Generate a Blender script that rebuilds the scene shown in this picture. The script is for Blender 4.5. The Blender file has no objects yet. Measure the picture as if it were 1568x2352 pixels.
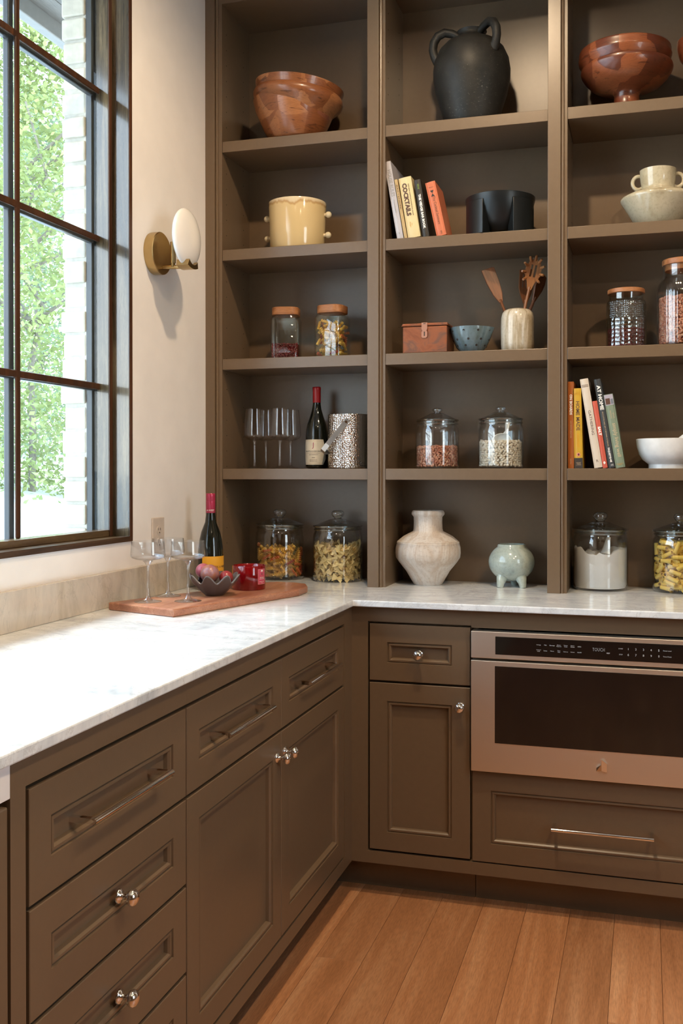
import bpy, math, random
from mathutils import Matrix, Vector, Euler

# ------------------------------------------------------------------ camera, sky, exposure
SC = bpy.context.scene
COL = SC.collection
PI = math.pi
random.seed(7)

cam_data = bpy.data.cameras.new('camera')
cam = bpy.data.objects.new('camera', cam_data)
COL.objects.link(cam)
cam.location = (1.496, -3.4852, 1.3084)
cam.rotation_euler = (PI / 2 - 0.008, 0, 0.2823)
cam_data.sensor_fit = 'VERTICAL'
cam_data.sensor_height = 36.0
cam_data.lens = 2268.7 / 2352 * 36
cam_data.shift_x = (784 - 821.15) / 2352
cam_data.shift_y = (1099.93 - 1176) / 2352
cam_data.clip_end = 200
SC.camera = cam

world = bpy.data.worlds.new('hazy_sky')
SC.world = world
world.use_nodes = True
wt_ = world.node_tree
bg = wt_.nodes['Background']
# bright haze near the horizon, paler blue higher up
tc_ = wt_.nodes.new('ShaderNodeTexCoord')
sx_ = wt_.nodes.new('ShaderNodeSeparateXYZ')
rp_ = wt_.nodes.new('ShaderNodeValToRGB')
rp_.color_ramp.elements[0].position = 0.0
rp_.color_ramp.elements[0].color = (0.92, 0.97, 1.0, 1)
rp_.color_ramp.elements[1].position = 0.75
rp_.color_ramp.elements[1].color = (0.38, 0.64, 1.0, 1)
wt_.links.new(tc_.outputs['Generated'], sx_.inputs[0])
wt_.links.new(sx_.outputs[2], rp_.inputs[0])
wt_.links.new(rp_.outputs[0], bg.inputs[0])
bg.inputs[1].default_value = 8.5

SC.view_settings.view_transform = 'Standard'
SC.view_settings.look = 'None'
SC.view_settings.gamma = 1.0
SC.view_settings.use_curve_mapping = False
SC.view_settings.exposure = 0.0
cy = SC.cycles
cy.max_bounces = 14
cy.diffuse_bounces = 5
cy.glossy_bounces = 6
cy.transmission_bounces = 12
cy.transparent_max_bounces = 32
cy.caustics_reflective = False
cy.caustics_refractive = False
cy.sample_clamp_indirect = 6.0
cy.use_denoising = True


def lamp(name, kind, loc, rot, energy, color, **kw):
    d = bpy.data.lights.new(name, kind)
    d.energy = energy
    d.color = color
    for k, v in kw.items():
        setattr(d, k, v)
    o = bpy.data.objects.new(name, d)
    COL.objects.link(o)
    o.location = loc
    o.rotation_euler = rot
    return o


lamp('hazy_sun', 'SUN', (-6, -1.5, 9), (0, -math.radians(34), 0), 5.0, (1.0, 0.96, 0.90), angle=math.radians(14))

WARM = (1.0, 0.75, 0.48)
DOWNLIGHTS = [(1.0, -1.38, 145), (2.30, -2.05, 125), (0.95, -3.3, 12), (2.25, -3.3, 100)]
CEIL = 3.30


# ------------------------------------------------------------------ mesh builder
class MB:
    def __init__(s):
        s.v = []
        s.f = []

    def add(s, verts, faces, M=None):
        n = len(s.v)
        if M is not None:
            verts = [tuple(M @ Vector(p)) for p in verts]
        s.v += [tuple(p) for p in verts]
        s.f += [tuple(i + n for i in f) for f in faces]
        return s

    def box(s, x0, x1, y0, y1, z0, z1, M=None):
        v = [(x0, y0, z0), (x1, y0, z0), (x1, y1, z0), (x0, y1, z0),
             (x0, y0, z1), (x1, y0, z1), (x1, y1, z1), (x0, y1, z1)]
        f = [(0, 3, 2, 1), (4, 5, 6, 7), (0, 1, 5, 4), (1, 2, 6, 5), (2, 3, 7, 6), (3, 0, 4, 7)]
        return s.add(v, f, M)

    def lathe(s, prof, n=40, M=None, rfun=None):
        v, f, rings = [], [], []
        for r, z in prof:
            if r < 1e-6:
                rings.append([len(v)])
                v.append((0, 0, z))
            else:
                ring = []
                for i in range(n):
                    a = 2 * PI * i / n
                    rr = r * (rfun(a, z) if rfun else 1)
                    ring.append(len(v))
                    v.append((rr * math.cos(a), rr * math.sin(a), z))
                rings.append(ring)
        for A, B in zip(rings, rings[1:]):
            if len(A) == 1 and len(B) == 1:
                continue
            for i in range(n):
                j = (i + 1) % n
                if len(A) == 1:
                    f.append((A[0], B[j], B[i]))
                elif len(B) == 1:
                    f.append((A[i], A[j], B[0]))
                else:
                    f.append((A[i], A[j], B[j], B[i]))
        return s.add(v, f, M)

    def tube(s, pts, rad, n=10, M=None, caps=True, flat=1.0):
        pts = [Vector(p) for p in pts]
        v, f = [], []
        up = Vector((0, 0, 1))
        prev = None
        for i, p in enumerate(pts):
            t = (pts[min(i + 1, len(pts) - 1)] - pts[max(i - 1, 0)]).normalized()
            if prev is None:
                a = t.cross(up)
                if a.length < 1e-3:
                    a = t.cross(Vector((1, 0, 0)))
                a.normalize()
            else:
                a = (prev - t * prev.dot(t)).normalized()
            prev = a
            b = t.cross(a)
            r = rad[i] if isinstance(rad, (list, tuple)) else rad
            for k in range(n):
                an = 2 * PI * k / n
                v.append(tuple(p + a * (r * math.cos(an)) + b * (r * flat * math.sin(an))))
        for i in range(len(pts) - 1):
            for k in range(n):
                k2 = (k + 1) % n
                f.append((i * n + k, i * n + k2, (i + 1) * n + k2, (i + 1) * n + k))
        if caps:
            f.append(tuple(range(n - 1, -1, -1)))
            f.append(tuple((len(pts) - 1) * n + k for k in range(n)))
        return s.add(v, f, M)

    def prism(s, poly, z0, z1, M=None):
        n = len(poly)
        v = [(x, y, z0) for x, y in poly] + [(x, y, z1) for x, y in poly]
        f = [tuple(range(n - 1, -1, -1)), tuple(range(n, 2 * n))]
        for i in range(n):
            j = (i + 1) % n
            f.append((i, j, j + n, i + n))
        return s.add(v, f, M)

    def ball(s, c, r, nu=10, nv=6, sc=(1, 1, 1), M=None):
        prof = [(math.sin(PI * k / nv), -math.cos(PI * k / nv)) for k in range(nv + 1)]
        prof[0] = (0, -1)
        prof[-1] = (0, 1)
        m = Matrix.Translation(c) @ Matrix.Diagonal((r * sc[0], r * sc[1], r * sc[2], 1))
        if M is not None:
            m = M @ m
        return s.lathe(prof, nu, m)

    def rings(s, rings, close=True):
        """rect rings [(x0,x1,z0,z1,y)], joined one after the other, last one filled"""
        v, f = [], []
        for (x0, x1, z0, z1, y) in rings:
            v += [(x0, y, z0), (x1, y, z0), (x1, y, z1), (x0, y, z1)]
        for i in range(len(rings) - 1):
            a, b = 4 * i, 4 * i + 4
            for k in range(4):
                k2 = (k + 1) % 4
                f.append((a + k, a + k2, b + k2, b + k))
        if close:
            b = 4 * (len(rings) - 1)
            f.append((b, b + 1, b + 2, b + 3))
            f.append((3, 2, 1, 0))
        return s.add(v, f)

    def mesh(s, name, m, smooth=False, angle=35):
        me = bpy.data.meshes.new(name)
        me.from_pydata(s.v, [], s.f)
        if m is not None:
            me.materials.append(m)
        if smooth:
            me.polygons.foreach_set('use_smooth', [True] * len(me.polygons))
            me.set_sharp_from_angle(angle=math.radians(angle))
        me.update()
        return me

    def build(s, name, m, parent=None, smooth=False, bevel=0, angle=35, loc=None, rot=None, seg=2):
        o = bpy.data.objects.new(name, s.mesh(name, m, smooth, angle))
        COL.objects.link(o)
        if parent is not None:
            o.parent = parent
        if loc:
            o.location = loc
        if rot:
            o.rotation_euler = rot
        if bevel:
            b = o.modifiers.new('bevel', 'BEVEL')
            b.width = bevel
            b.segments = seg
            b.limit_method = 'ANGLE'
            b.angle_limit = math.radians(40)
        return o


def link_mesh(name, me, parent=None, loc=(0, 0, 0), rot=None):
    o = bpy.data.objects.new(name, me)
    COL.objects.link(o)
    o.parent = parent
    o.location = loc
    if rot:
        o.rotation_euler = rot
    return o


def tag(o, label=None, cat=None, group=None, kind=None):
    if label:
        o['label'] = label
    if cat:
        o['category'] = cat
    if group:
        o['group'] = group
    if kind:
        o['kind'] = kind
    return o


def thing(name, label, cat, loc=(0, 0, 0), rz=0.0, group=None, rot=None):
    o = bpy.data.objects.new(name, None)
    o.empty_display_size = 0.05
    COL.objects.link(o)
    o.location = loc
    o.rotation_euler = rot if rot else (0, 0, rz)
    return tag(o, label, cat, group)


def copy_thing(src, loc, rz, label, group=None):
    c = src.copy()
    COL.objects.link(c)
    c.location = loc
    c.rotation_euler = (0, 0, rz)
    c['label'] = label
    if group:
        c['group'] = group
    for ch in list(src.children):
        d = ch.copy()
        COL.objects.link(d)
        d.parent = c
        for g in list(ch.children):
            e = g.copy()
            COL.objects.link(e)
            e.parent = d
    return c


def structure(o):
    o['kind'] = 'structure'
    return o


# ------------------------------------------------------------------ materials
def lin(h):
    h = h.lstrip('#')
    out = []
    for i in (0, 2, 4):
        c = int(h[i:i + 2], 16) / 255
        out.append(c / 12.92 if c <= 0.04045 else ((c + 0.055) / 1.055) ** 2.4)
    return tuple(out) + (1.0,)


class NT:
    def __init__(s, name):
        s.m = bpy.data.materials.new(name)
        s.m.use_nodes = True
        s.t = s.m.node_tree
        s.b = s.t.nodes['Principled BSDF']
        s.out = s.t.nodes['Material Output']

    def n(s, kind, **kw):
        x = s.t.nodes.new(kind)
        for k, v in kw.items():
            if k.startswith('i_'):
                x.inputs[k[2:].replace('_', ' ')].default_value = v
            else:
                setattr(x, k, v)
        return x

    def l(s, a, b):
        s.t.links.new(a, b)

    def coords(s, scale=(1, 1, 1), rot=(0, 0, 0), kind='Object'):
        tc = s.n('ShaderNodeTexCoord')
        mp = s.n('ShaderNodeMapping')
        mp.inputs['Scale'].default_value = scale
        mp.inputs['Rotation'].default_value = rot
        s.l(tc.outputs[kind], mp.inputs[0])
        return mp.outputs[0]

    def noise(s, co, scale, detail=4, rough=0.55, dist=0.0):
        x = s.n('ShaderNodeTexNoise')
        x.inputs['Scale'].default_value = scale
        x.inputs['Detail'].default_value = detail
        x.inputs['Roughness'].default_value = rough
        x.inputs['Distortion'].default_value = dist
        s.l(co, x.inputs['Vector'])
        return x

    def ramp(s, fac, stops):
        r = s.n('ShaderNodeValToRGB')
        e = r.color_ramp.elements
        while len(e) < len(stops):
            e.new(0.5)
        for el, (p, c) in zip(e, stops):
            el.position = p
            el.color = lin(c) if isinstance(c, str) else c
        s.l(fac, r.inputs[0])
        return r.outputs[0]

    def mix(s, fac, a, b, blend='MIX'):
        x = s.n('ShaderNodeMix', data_type='RGBA', blend_type=blend)
        for sock, val in ((x.inputs[0], fac), (x.inputs[6], a), (x.inputs[7], b)):
            if hasattr(val, 'is_output'):
                s.l(val, sock)
            else:
                sock.default_value = lin(val) if isinstance(val, str) else val
        return x.outputs[2]

    def bump(s, h, strength, dist=0.002):
        b = s.n('ShaderNodeBump')
        b.inputs['Strength'].default_value = strength
        b.inputs['Distance'].default_value = dist
        s.l(h, b.inputs['Height'])
        s.l(b.outputs[0], s.b.inputs['Normal'])

    def color(s, c):
        if hasattr(c, 'is_output'):
            s.l(c, s.b.inputs['Base Color'])
        else:
            s.b.inputs['Base Color'].default_value = lin(c) if isinstance(c, str) else c
        return s

    def set(s, rough=0.5, metal=0.0, coat=0.0, spec=0.5):
        s.b.inputs['Roughness'].default_value = rough
        s.b.inputs['Metallic'].default_value = metal
        s.b.inputs['Coat Weight'].default_value = coat
        s.b.inputs['Coat Roughness'].default_value = 0.08
        s.b.inputs['Specular IOR Level'].default_value = spec
        return s


def plain(name, c, rough=0.5, metal=0.0, coat=0.0, spec=0.5, var=0.06, vs=30, bump=0.0):
    """one colour with a little procedural mottling"""
    k = NT(name)
    n = k.noise(k.coords(), vs, 3)
    base = lin(c) if isinstance(c, str) else c
    lo = tuple(x * (1 - var) for x in base[:3]) + (1,)
    hi = tuple(min(1, x * (1 + var)) for x in base[:3]) + (1,)
    k.color(k.ramp(n.outputs[0], [(0.3, lo), (0.7, hi)]))
    k.set(rough, metal, coat, spec)
    if bump:
        k.bump(n.outputs[0], bump)
    return k.m


def wood(name, dark, mid, light, axis='x', scale=1.0, rough=0.4, coat=0.0, rnd=0.0, bump=0.05):
    k = NT(name)
    st = {'x': (0.35, 6, 6), 'y': (6, 0.35, 6), 'z': (6, 6, 0.35)}[axis]
    co = k.coords(tuple(a * scale for a in st))
    if rnd:
        oi = k.n('ShaderNodeObjectInfo')
        ad = k.n('ShaderNodeVectorMath', operation='MULTIPLY_ADD')
        k.l(oi.outputs['Random'], ad.inputs[0])
        ad.inputs[1].default_value = (37, 53, 71)
        k.l(co, ad.inputs[2])
        co = ad.outputs[0]
    n1 = k.noise(co, 2.2, 5, 0.6, 0.8)
    st2 = tuple(a * 1 for a in (4, 40, 40)) if axis == 'x' else ((40, 4, 40) if axis == 'y' else (40, 40, 4))
    n2 = k.noise(k.coords(tuple(a * scale for a in st2)), 5, 2)
    c = k.ramp(n1.outputs[0], [(0.28, dark), (0.5, mid), (0.72, light)])
    g = k.ramp(n2.outputs[0], [(0.35, (0.72, 0.72, 0.72, 1)), (0.6, (1.05, 1.05, 1.05, 1))])
    c = k.mix(0.7, c, g, 'MULTIPLY')
    if rnd:
        hs = k.n('ShaderNodeHueSaturation')
        mr = k.n('ShaderNodeMapRange')
        mr.inputs[3].default_value = 1 - rnd
        mr.inputs[4].default_value = 1 + rnd
        k.l(oi.outputs['Random'], mr.inputs[0])
        k.l(mr.outputs[0], hs.inputs['Value'])
        k.l(c, hs.inputs['Color'])
        c = hs.outputs[0]
    k.color(c).set(rough, 0, coat)
    k.bump(n2.outputs[0], bump, 0.001)
    return k.m


def acacia(name, cols, rough=0.3, coat=0.35):
    """turned bowl glued from staves: blocky patches, each with its own grain"""
    k = NT(name)
    co = k.coords((1, 1, 1.25))
    v = k.n('ShaderNodeTexVoronoi', feature='F1', distance='CHEBYCHEV')
    v.inputs['Scale'].default_value = 11
    v.inputs['Randomness'].default_value = 0.8
    k.l(co, v.inputs['Vector'])
    sep = k.n('ShaderNodeSeparateColor')
    k.l(v.outputs['Color'], sep.inputs[0])
    patch = k.ramp(sep.outputs[0], [(0.1, cols[0]), (0.45, cols[1]), (0.75, cols[2]), (0.95, cols[3])])
    n = k.noise(k.coords((5, 5, 26)), 1.9, 6, 0.6, 2.4)
    g = k.ramp(n.outputs[0], [(0.36, (0.30, 0.24, 0.22, 1)), (0.42, (0.85, 0.85, 0.85, 1)), (0.52, (1.0, 1.0, 1.0, 1)), (0.57, (0.75, 0.72, 0.70, 1)), (0.7, (1.12, 1.1, 1.08, 1))])
    k.color(k.mix(0.8, patch, g, 'MULTIPLY')).set(rough, 0, coat)
    return k.m


def thin_glass(name, tint=(0.95, 0.975, 0.965), base=0.05, rough=0.015, bumpf=None, power=4.0, gain=0.75):
    """clear vessel wall: sees through, mirrors more at grazing angles"""
    k = NT(name)
    k.t.nodes.remove(k.b)
    tr = k.n('ShaderNodeBsdfTransparent')
    tr.inputs[0].default_value = tint + (1,)
    gl = k.n('ShaderNodeBsdfGlossy')
    gl.inputs['Roughness'].default_value = rough
    lw = k.n('ShaderNodeLayerWeight')
    lw.inputs[0].default_value = 0.5
    pw = k.n('ShaderNodeMath', operation='POWER')
    pw.inputs[1].default_value = power
    k.l(lw.outputs['Facing'], pw.inputs[0])
    ma = k.n('ShaderNodeMath', operation='MULTIPLY_ADD')
    ma.inputs[1].default_value = gain
    ma.inputs[2].default_value = base
    k.l(pw.outputs[0], ma.inputs[0])
    mx = k.n('ShaderNodeMixShader')
    k.l(ma.outputs[0], mx.inputs[0])
    k.l(tr.outputs[0], mx.inputs[1])
    k.l(gl.outputs[0], mx.inputs[2])
    k.l(mx.outputs[0], k.out.inputs[0])
    if bumpf:
        h = bumpf(k)
        b = k.n('ShaderNodeBump')
        b.inputs['Strength'].default_value = 1.0
        b.inputs['Distance'].default_value = 0.004
        k.l(h, b.inputs['Height'])
        k.l(b.outputs[0], gl.inputs['Normal'])
        k.l(b.outputs[0], lw.inputs['Normal'])
    return k.m


def solid_glass(name, c=(1, 1, 1, 1)):
    k = NT(name)
    k.color(c).set(0.0)
    k.b.inputs['Transmission Weight'].default_value = 1.0
    k.b.inputs['IOR'].default_value = 1.48
    return k.m


def emission(name, c, s):
    k = NT(name)
    k.color(c).set(0.5)
    k.b.inputs['Emission Color'].default_value = lin(c) if isinstance(c, str) else c
    k.b.inputs['Emission Strength'].default_value = s
    return k.m


def stone_mat(name, base, vein, pale, rough, stretch=(1.2, 3.0, 1)):
    k = NT(name)
    co = k.coords(stretch)
    n1 = k.noise(co, 3.0, 8, 0.62, 1.2)
    n2 = k.noise(k.coords((9, 9, 4)), 3.5, 5, 0.6, 0.4)
    c = k.ramp(n1.outputs[0], [(0.30, vein), (0.44, base), (0.62, pale), (0.8, base)])
    g = k.ramp(n2.outputs[0], [(0.35, (0.86, 0.86, 0.87, 1)), (0.62, (1.03, 1.02, 1.0, 1))])
    c = k.mix(0.7, c, g, 'MULTIPLY')
    w = k.noise(k.coords((0.9, 0.9, 0.9), (0, 0, 0.6)), 4.0, 9, 0.7, 2.2)
    line = k.ramp(w.outputs[0], [(0.485, (0, 0, 0, 1)), (0.5, (1, 1, 1, 1)), (0.515, (0, 0, 0, 1))])
    ml = k.n('ShaderNodeMath', operation='MULTIPLY')
    ml.inputs[1].default_value = 0.28
    k.l(line, ml.inputs[0])
    k.color(k.mix(ml.outputs[0], c, '#8d8780')).set(rough, 0, 0.0)
    return k.m


M = {}
M['paint'] = plain('cabinet_paint', (0.150, 0.099, 0.058, 1), 0.32, 0, 0, 0.6, 0.03, 60, 0.015)
M['paint_in'] = plain('cabinet_paint_inside', (0.150, 0.099, 0.058, 1), 0.32, 0, 0, 0.6, 0.03, 60, 0.015)
M['gap'] = plain('cabinet_gap_dark', (0.03, 0.025, 0.02, 1), 0.7)
M['wall'] = plain('wall_plaster_beige', (0.80, 0.77, 0.745, 1), 0.75, 0, 0, 0.3, 0.03, 8, 0.02)
M['ceiling'] = plain('ceiling_plaster', (0.50, 0.45, 0.39, 1), 0.8)
M['stone'] = stone_mat('quartzite_polished', '#dde3e7', '#c8cfd4', '#ebf0f3', 0.09)
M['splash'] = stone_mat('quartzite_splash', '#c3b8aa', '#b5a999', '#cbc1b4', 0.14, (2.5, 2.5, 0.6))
M['oak'] = wood('oak_floor', '#a06c46', '#b47d55', '#c6946c', 'y', 1.6, 0.38, 0.0, 0.10, 0.03)
M['jamb'] = wood('stained_window_wood', '#2a2217', '#4a3f2d', '#7d6e53', 'z', 3.0, 0.2, 0.9, 0.0, 0.12)
M['jamb_h'] = wood('stained_window_wood_rail', '#2f2317', '#53402b', '#75603f', 'y', 3.0, 0.28, 0.5, 0.0, 0.06)
M['jamb_edge'] = wood('stained_window_edge', '#2f1a0e', '#472a17', '#5c3a22', 'z', 3.0, 0.4)
M['sill_edge'] = wood('stained_sill_edge', '#2a1c12', '#3f2c1d', '#543d29', 'y', 3.0, 0.4)
M['muntin'] = wood('muntin_wood', '#2c1a10', '#412716', '#573620', 'z', 3.0, 0.38)
M['clad'] = plain('window_metal_cladding', (0.05, 0.055, 0.06, 1), 0.35)
M['pane'] = thin_glass('window_pane_glass', (0.96, 0.985, 0.98), 0.03, 0.0)
M['brick'] = plain('painted_brick', (0.55, 0.51, 0.43, 1), 0.85, 0, 0, 0.3, 0.14, 25, 0.4)
M['mortar'] = plain('brick_mortar', (0.50, 0.47, 0.41, 1), 0.9, 0, 0, 0.2, 0.1, 60, 0.5)
M['eave'] = plain('eave_paint_grey', (0.19, 0.19, 0.185, 1), 0.6)
M['soffit'] = wood('soffit_boards', '#4c4a47', '#5d5a56', '#6b6762', 'y', 1.0, 0.6)
M['gravel'] = plain('pale_gravel', (0.70, 0.68, 0.62, 1), 0.9, 0, 0, 0.2, 0.12, 3)
M['bark'] = plain('tree_bark', (0.20, 0.18, 0.15, 1), 0.9, 0, 0, 0.2, 0.3, 12)
M['steel'] = None
M['chrome'] = plain('polished_nickel', (0.86, 0.84, 0.82, 1), 0.07, 1, 0, 0.5, 0.01)
M['brass'] = plain('satin_brass', (0.52, 0.37, 0.17, 1), 0.30, 1, 0, 0.5, 0.04)
M['opal'] = plain('opal_glass_white', (0.86, 0.85, 0.83, 1), 0.18, 0, 0.3, 0.5, 0.01)
M['outlet'] = plain('outlet_plastic', (0.60, 0.52, 0.45, 1), 0.4)
M['black_glass'] = plain('oven_black_glass', (0.006, 0.005, 0.005, 1), 0.05, 0, 0.4)
M['print_grey'] = plain('panel_print', (0.55, 0.58, 0.60, 1), 0.5)
M['lcd'] = emission('display_glow', '#8a9094', 0.12)


def steel():
    k = NT('brushed_steel')
    n = k.noise(k.coords((2, 2, 220)), 6, 3)
    k.color((0.82, 0.75, 0.65, 1)).set(0.27, 1.0)
    r = k.n('ShaderNodeMapRange')
    r.inputs[3].default_value = 0.36
    r.inputs[4].default_value = 0.46
    k.l(n.outputs[0], r.inputs[0])
    k.l(r.outputs[0], k.b.inputs['Roughness'])
    return k.m


M['steel'] = steel()


def leaf_mat(name, c1, c2):
    k = NT(name)
    oi = k.noise(k.coords((1, 1, 1)), 1.7, 2)
    c = k.ramp(oi.outputs[0], [(0.3, c1), (0.7, c2)])
    k.color(c).set(0.6)
    tl = k.n('ShaderNodeBsdfTranslucent')
    k.l(c, tl.inputs[0])
    mx = k.n('ShaderNodeMixShader')
    mx.inputs[0].default_value = 0.4
    k.l(k.b.outputs[0], mx.inputs[1])
    k.l(tl.outputs[0], mx.inputs[2])
    k.l(mx.outputs[0], k.out.inputs[0])
    return k.m


M['leaf_a'] = leaf_mat('leaf_fresh_green', (0.20, 0.25, 0.09, 1), (0.34, 0.38, 0.15, 1))
M['leaf_b'] = leaf_mat('leaf_blue_green', (0.17, 0.24, 0.14, 1), (0.26, 0.33, 0.20, 1))
# ------------------------------------------------------------------ room shell
X1, Y1 = 3.2, -5.6          # right and front walls of the room
ZC = 0.915                  # worktop height
WY0, WY1, WZ0, WZ1 = -2.80, -0.797, 1.097, 3.02     # window opening in the left wall

floor = structure(MB().box(-0.14, X1, Y1, 0.14, -0.12, -0.02).build('floor', M['mortar']))
rows = {}
pw = 0.1275
x = 0.5225
k = 0
rnd = random.Random(3)
while x < X1 - 0.02:
    y = -0.44
    first = True
    while y > Y1 + 0.3:
        L = rnd.uniform(0.9, 2.0)
        if first:
            L = {1: 0.528, 2: 1.5, 3: 0.9, 4: 1.9}.get(k, rnd.uniform(0.5, 1.9))
            first = False
        ye = max(y - L, Y1 + 0.01)
        xe = min(x + pw, X1 - 0.005)
        MB().box(x + 0.0004, xe - 0.0004, ye + 0.0004, y - 0.0004, -0.02, 0.0).build('plank', M['oak'], floor, bevel=0.0006, seg=1)
        y = ye
    x += pw
    k += 1

wl = MB()
wl.box(-0.125, 0, Y1, 0.14, -0.02, WZ0).box(-0.125, 0, Y1, 0.14, WZ1, CEIL)
wl.box(-0.125, 0, WY1, 0.14, WZ0, WZ1).box(-0.125, 0, Y1, WY0, WZ0, WZ1)
structure(wl.build('wall_left', M['wall']))
structure(MB().box(0, X1, 0.02, 0.14, -0.02, CEIL).build('wall_back', M['wall']))
VY0, VY1, VZ0, VZ1 = -3.05, -2.05, 0.95, 2.50          # opening for a second window, added out of view to light the left cabinets
wr = MB()
wr.box(X1, X1 + 0.12, Y1, VY0, -0.02, CEIL).box(X1, X1 + 0.12, VY1, 0.14, -0.02, CEIL)
wr.box(X1, X1 + 0.12, VY0, VY1, -0.02, VZ0).box(X1, X1 + 0.12, VY0, VY1, VZ1, CEIL)
structure(wr.build('wall_right', M['paint']))
structure(MB().box(-0.14, X1 + 0.12, Y1 - 0.12, Y1, -0.02, CEIL).build('wall_front', M['paint']))
structure(MB().box(-0.235, X1 + 0.12, Y1 - 0.12, 0.3, CEIL, CEIL + 0.12).build('ceiling', M['ceiling']))
structure(MB().box(X1 - 0.015, X1, Y1, 0.02, 0, 0.14).build('baseboard_right', M['paint'], bevel=0.003))
structure(MB().box(1.86, X1 - 0.015, 0.005, 0.02, 0, 0.14).build('baseboard_back', M['paint'], bevel=0.003))

# recessed ceiling lights
led = emission('downlight_led', (1.0, 0.80, 0.55, 1), 12)
for i, (lx, ly, e) in enumerate(DOWNLIGHTS):
    t = thing('ceiling_light', ['white recessed ceiling light above the window end of the shelves',
                                'white recessed ceiling light above the right end of the shelves',
                                'white recessed ceiling light behind the viewer on the window side',
                                'white recessed ceiling light behind the viewer on the far side'][i],
              'ceiling light', (lx, ly, CEIL))
    MB().lathe([(0.052, -0.001), (0.075, -0.001), (0.075, -0.007), (0.056, -0.010), (0.052, -0.001)], 32).build('trim_ring', M['opal'], t, True)
    MB().lathe([(0, -0.0005), (0.051, -0.0005), (0.051, -0.003), (0, -0.003)], 28).build('lens', led, t)
    lamp('downlight_beam', 'SPOT', (lx, ly, CEIL - 0.012), (0, 0, 0), e, WARM, spot_size=math.radians(158), spot_blend=0.55, shadow_soft_size=0.045)

# ------------------------------------------------------------------ window
win = structure(thing('window_1', None, None, (0, 0, 0)))
for k_ in ('label', 'category'):
    if k_ in win:
        del win[k_]
JT = 0.016
jy = WY1 - JT
MB().box(-0.110, 0.004, jy, WY1, WZ0 + 0.0, WZ1).build('jamb_board', M['jamb'], win, bevel=0.0015)
MB().box(-0.110, 0.004, WY0, WY0 + JT, WZ0, WZ1).build('jamb_board', M['jamb'], win, bevel=0.0015)
MB().box(-0.110, 0.004, WY0 + JT, jy, WZ0, WZ0 + 0.014).build('sill_board', M['jamb_h'], win, bevel=0.0015)
MB().box(-0.110, 0.004, WY0 + JT, jy, WZ1 - JT, WZ1).build('head_board', M['jamb_h'], win, bevel=0.0015)
MB().box(0.004, 0.0055, jy - 0.001, WY1 + 0.001, WZ0 - 0.001, WZ1).build('jamb_edge', M['jamb_edge'], win)
MB().box(0.004, 0.0055, WY0, jy - 0.001, WZ0 - 0.001, WZ0 + 0.0145).build('sill_edge', M['sill_edge'], win)
# sash frame
SX0, SX1 = -0.096, -0.053
sy = jy - 0.021
zb = WZ0 + 0.014 + 0.020
MB().box(SX0, SX1, sy, jy, WZ0 + 0.014, WZ1 - JT).build('sash_stile', M['jamb'], win, bevel=0.0015)
MB().box(SX1, SX1 + 0.003, sy - 0.0005, jy - 0.004, WZ0 + 0.0145, WZ1 - JT).build('sash_bead', M['jamb_edge'], win, bevel=0.0008)
MB().box(SX0, SX1, WY0 + JT, WY0 + JT + 0.021, WZ0 + 0.014, WZ1 - JT).build('sash_stile', M['jamb'], win, bevel=0.0015)
MB().box(SX0, SX1, WY0 + JT + 0.021, sy, WZ0 + 0.014, zb).build('sash_rail', M['jamb_h'], win, bevel=0.0015)
MB().box(SX0, SX1, WY0 + JT + 0.021, sy, WZ1 - JT - 0.03, WZ1 - JT).build('sash_rail', M['jamb_h'], win, bevel=0.0015)
# outer metal cladding
MB().box(-0.1265, SX0 - 0.012, sy - 0.004, jy, WZ0, WZ1).build('cladding', M['clad'], win, bevel=0.001)
MB().box(-0.1265, SX0 - 0.012, WY0, WY0 + JT + 0.025, WZ0, WZ1).build('cladding', M['clad'], win, bevel=0.001)
MB().box(-0.1265, SX0 - 0.012, WY0, sy, WZ0 - 0.02, WZ0 + 0.016).build('cladding', M['clad'], win, bevel=0.001)
# glazing bars
gy = [sy - 0.0, -1.238, -1.64, -2.04, -2.44, WY0 + JT + 0.021]
gz = [zb, 1.563, 2.008, 2.453, 2.898, WZ1 - JT - 0.03]
for y in gy[1:-1]:
    MB().box(SX0 + 0.006, -0.083, y - 0.010, y + 0.010, zb, gz[-1]).build('glazing_bar', M['muntin'], win, bevel=0.004)
    MB().box(-0.122, SX0 - 0.008, y - 0.011, y + 0.011, zb - 0.02, gz[-1]).build('outer_bar', M['clad'], win, bevel=0.003)
for z in gz[1:-1]:
    MB().box(SX0 + 0.0062, -0.0828, gy[-1], gy[0], z - 0.010, z + 0.010).build('glazing_bar', M['muntin'], win, bevel=0.004)
    MB().box(-0.1222, SX0 - 0.0082, gy[-1], gy[0], z - 0.011, z + 0.011).build('outer_bar', M['clad'], win, bevel=0.003)
for a, b in zip(gy, gy[1:]):
    for c, d in zip(gz, gz[1:]):
        MB().box(SX0 - 0.006, SX0 + 0.004, b, a, c, d).build('pane', M['pane'], win)

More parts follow.
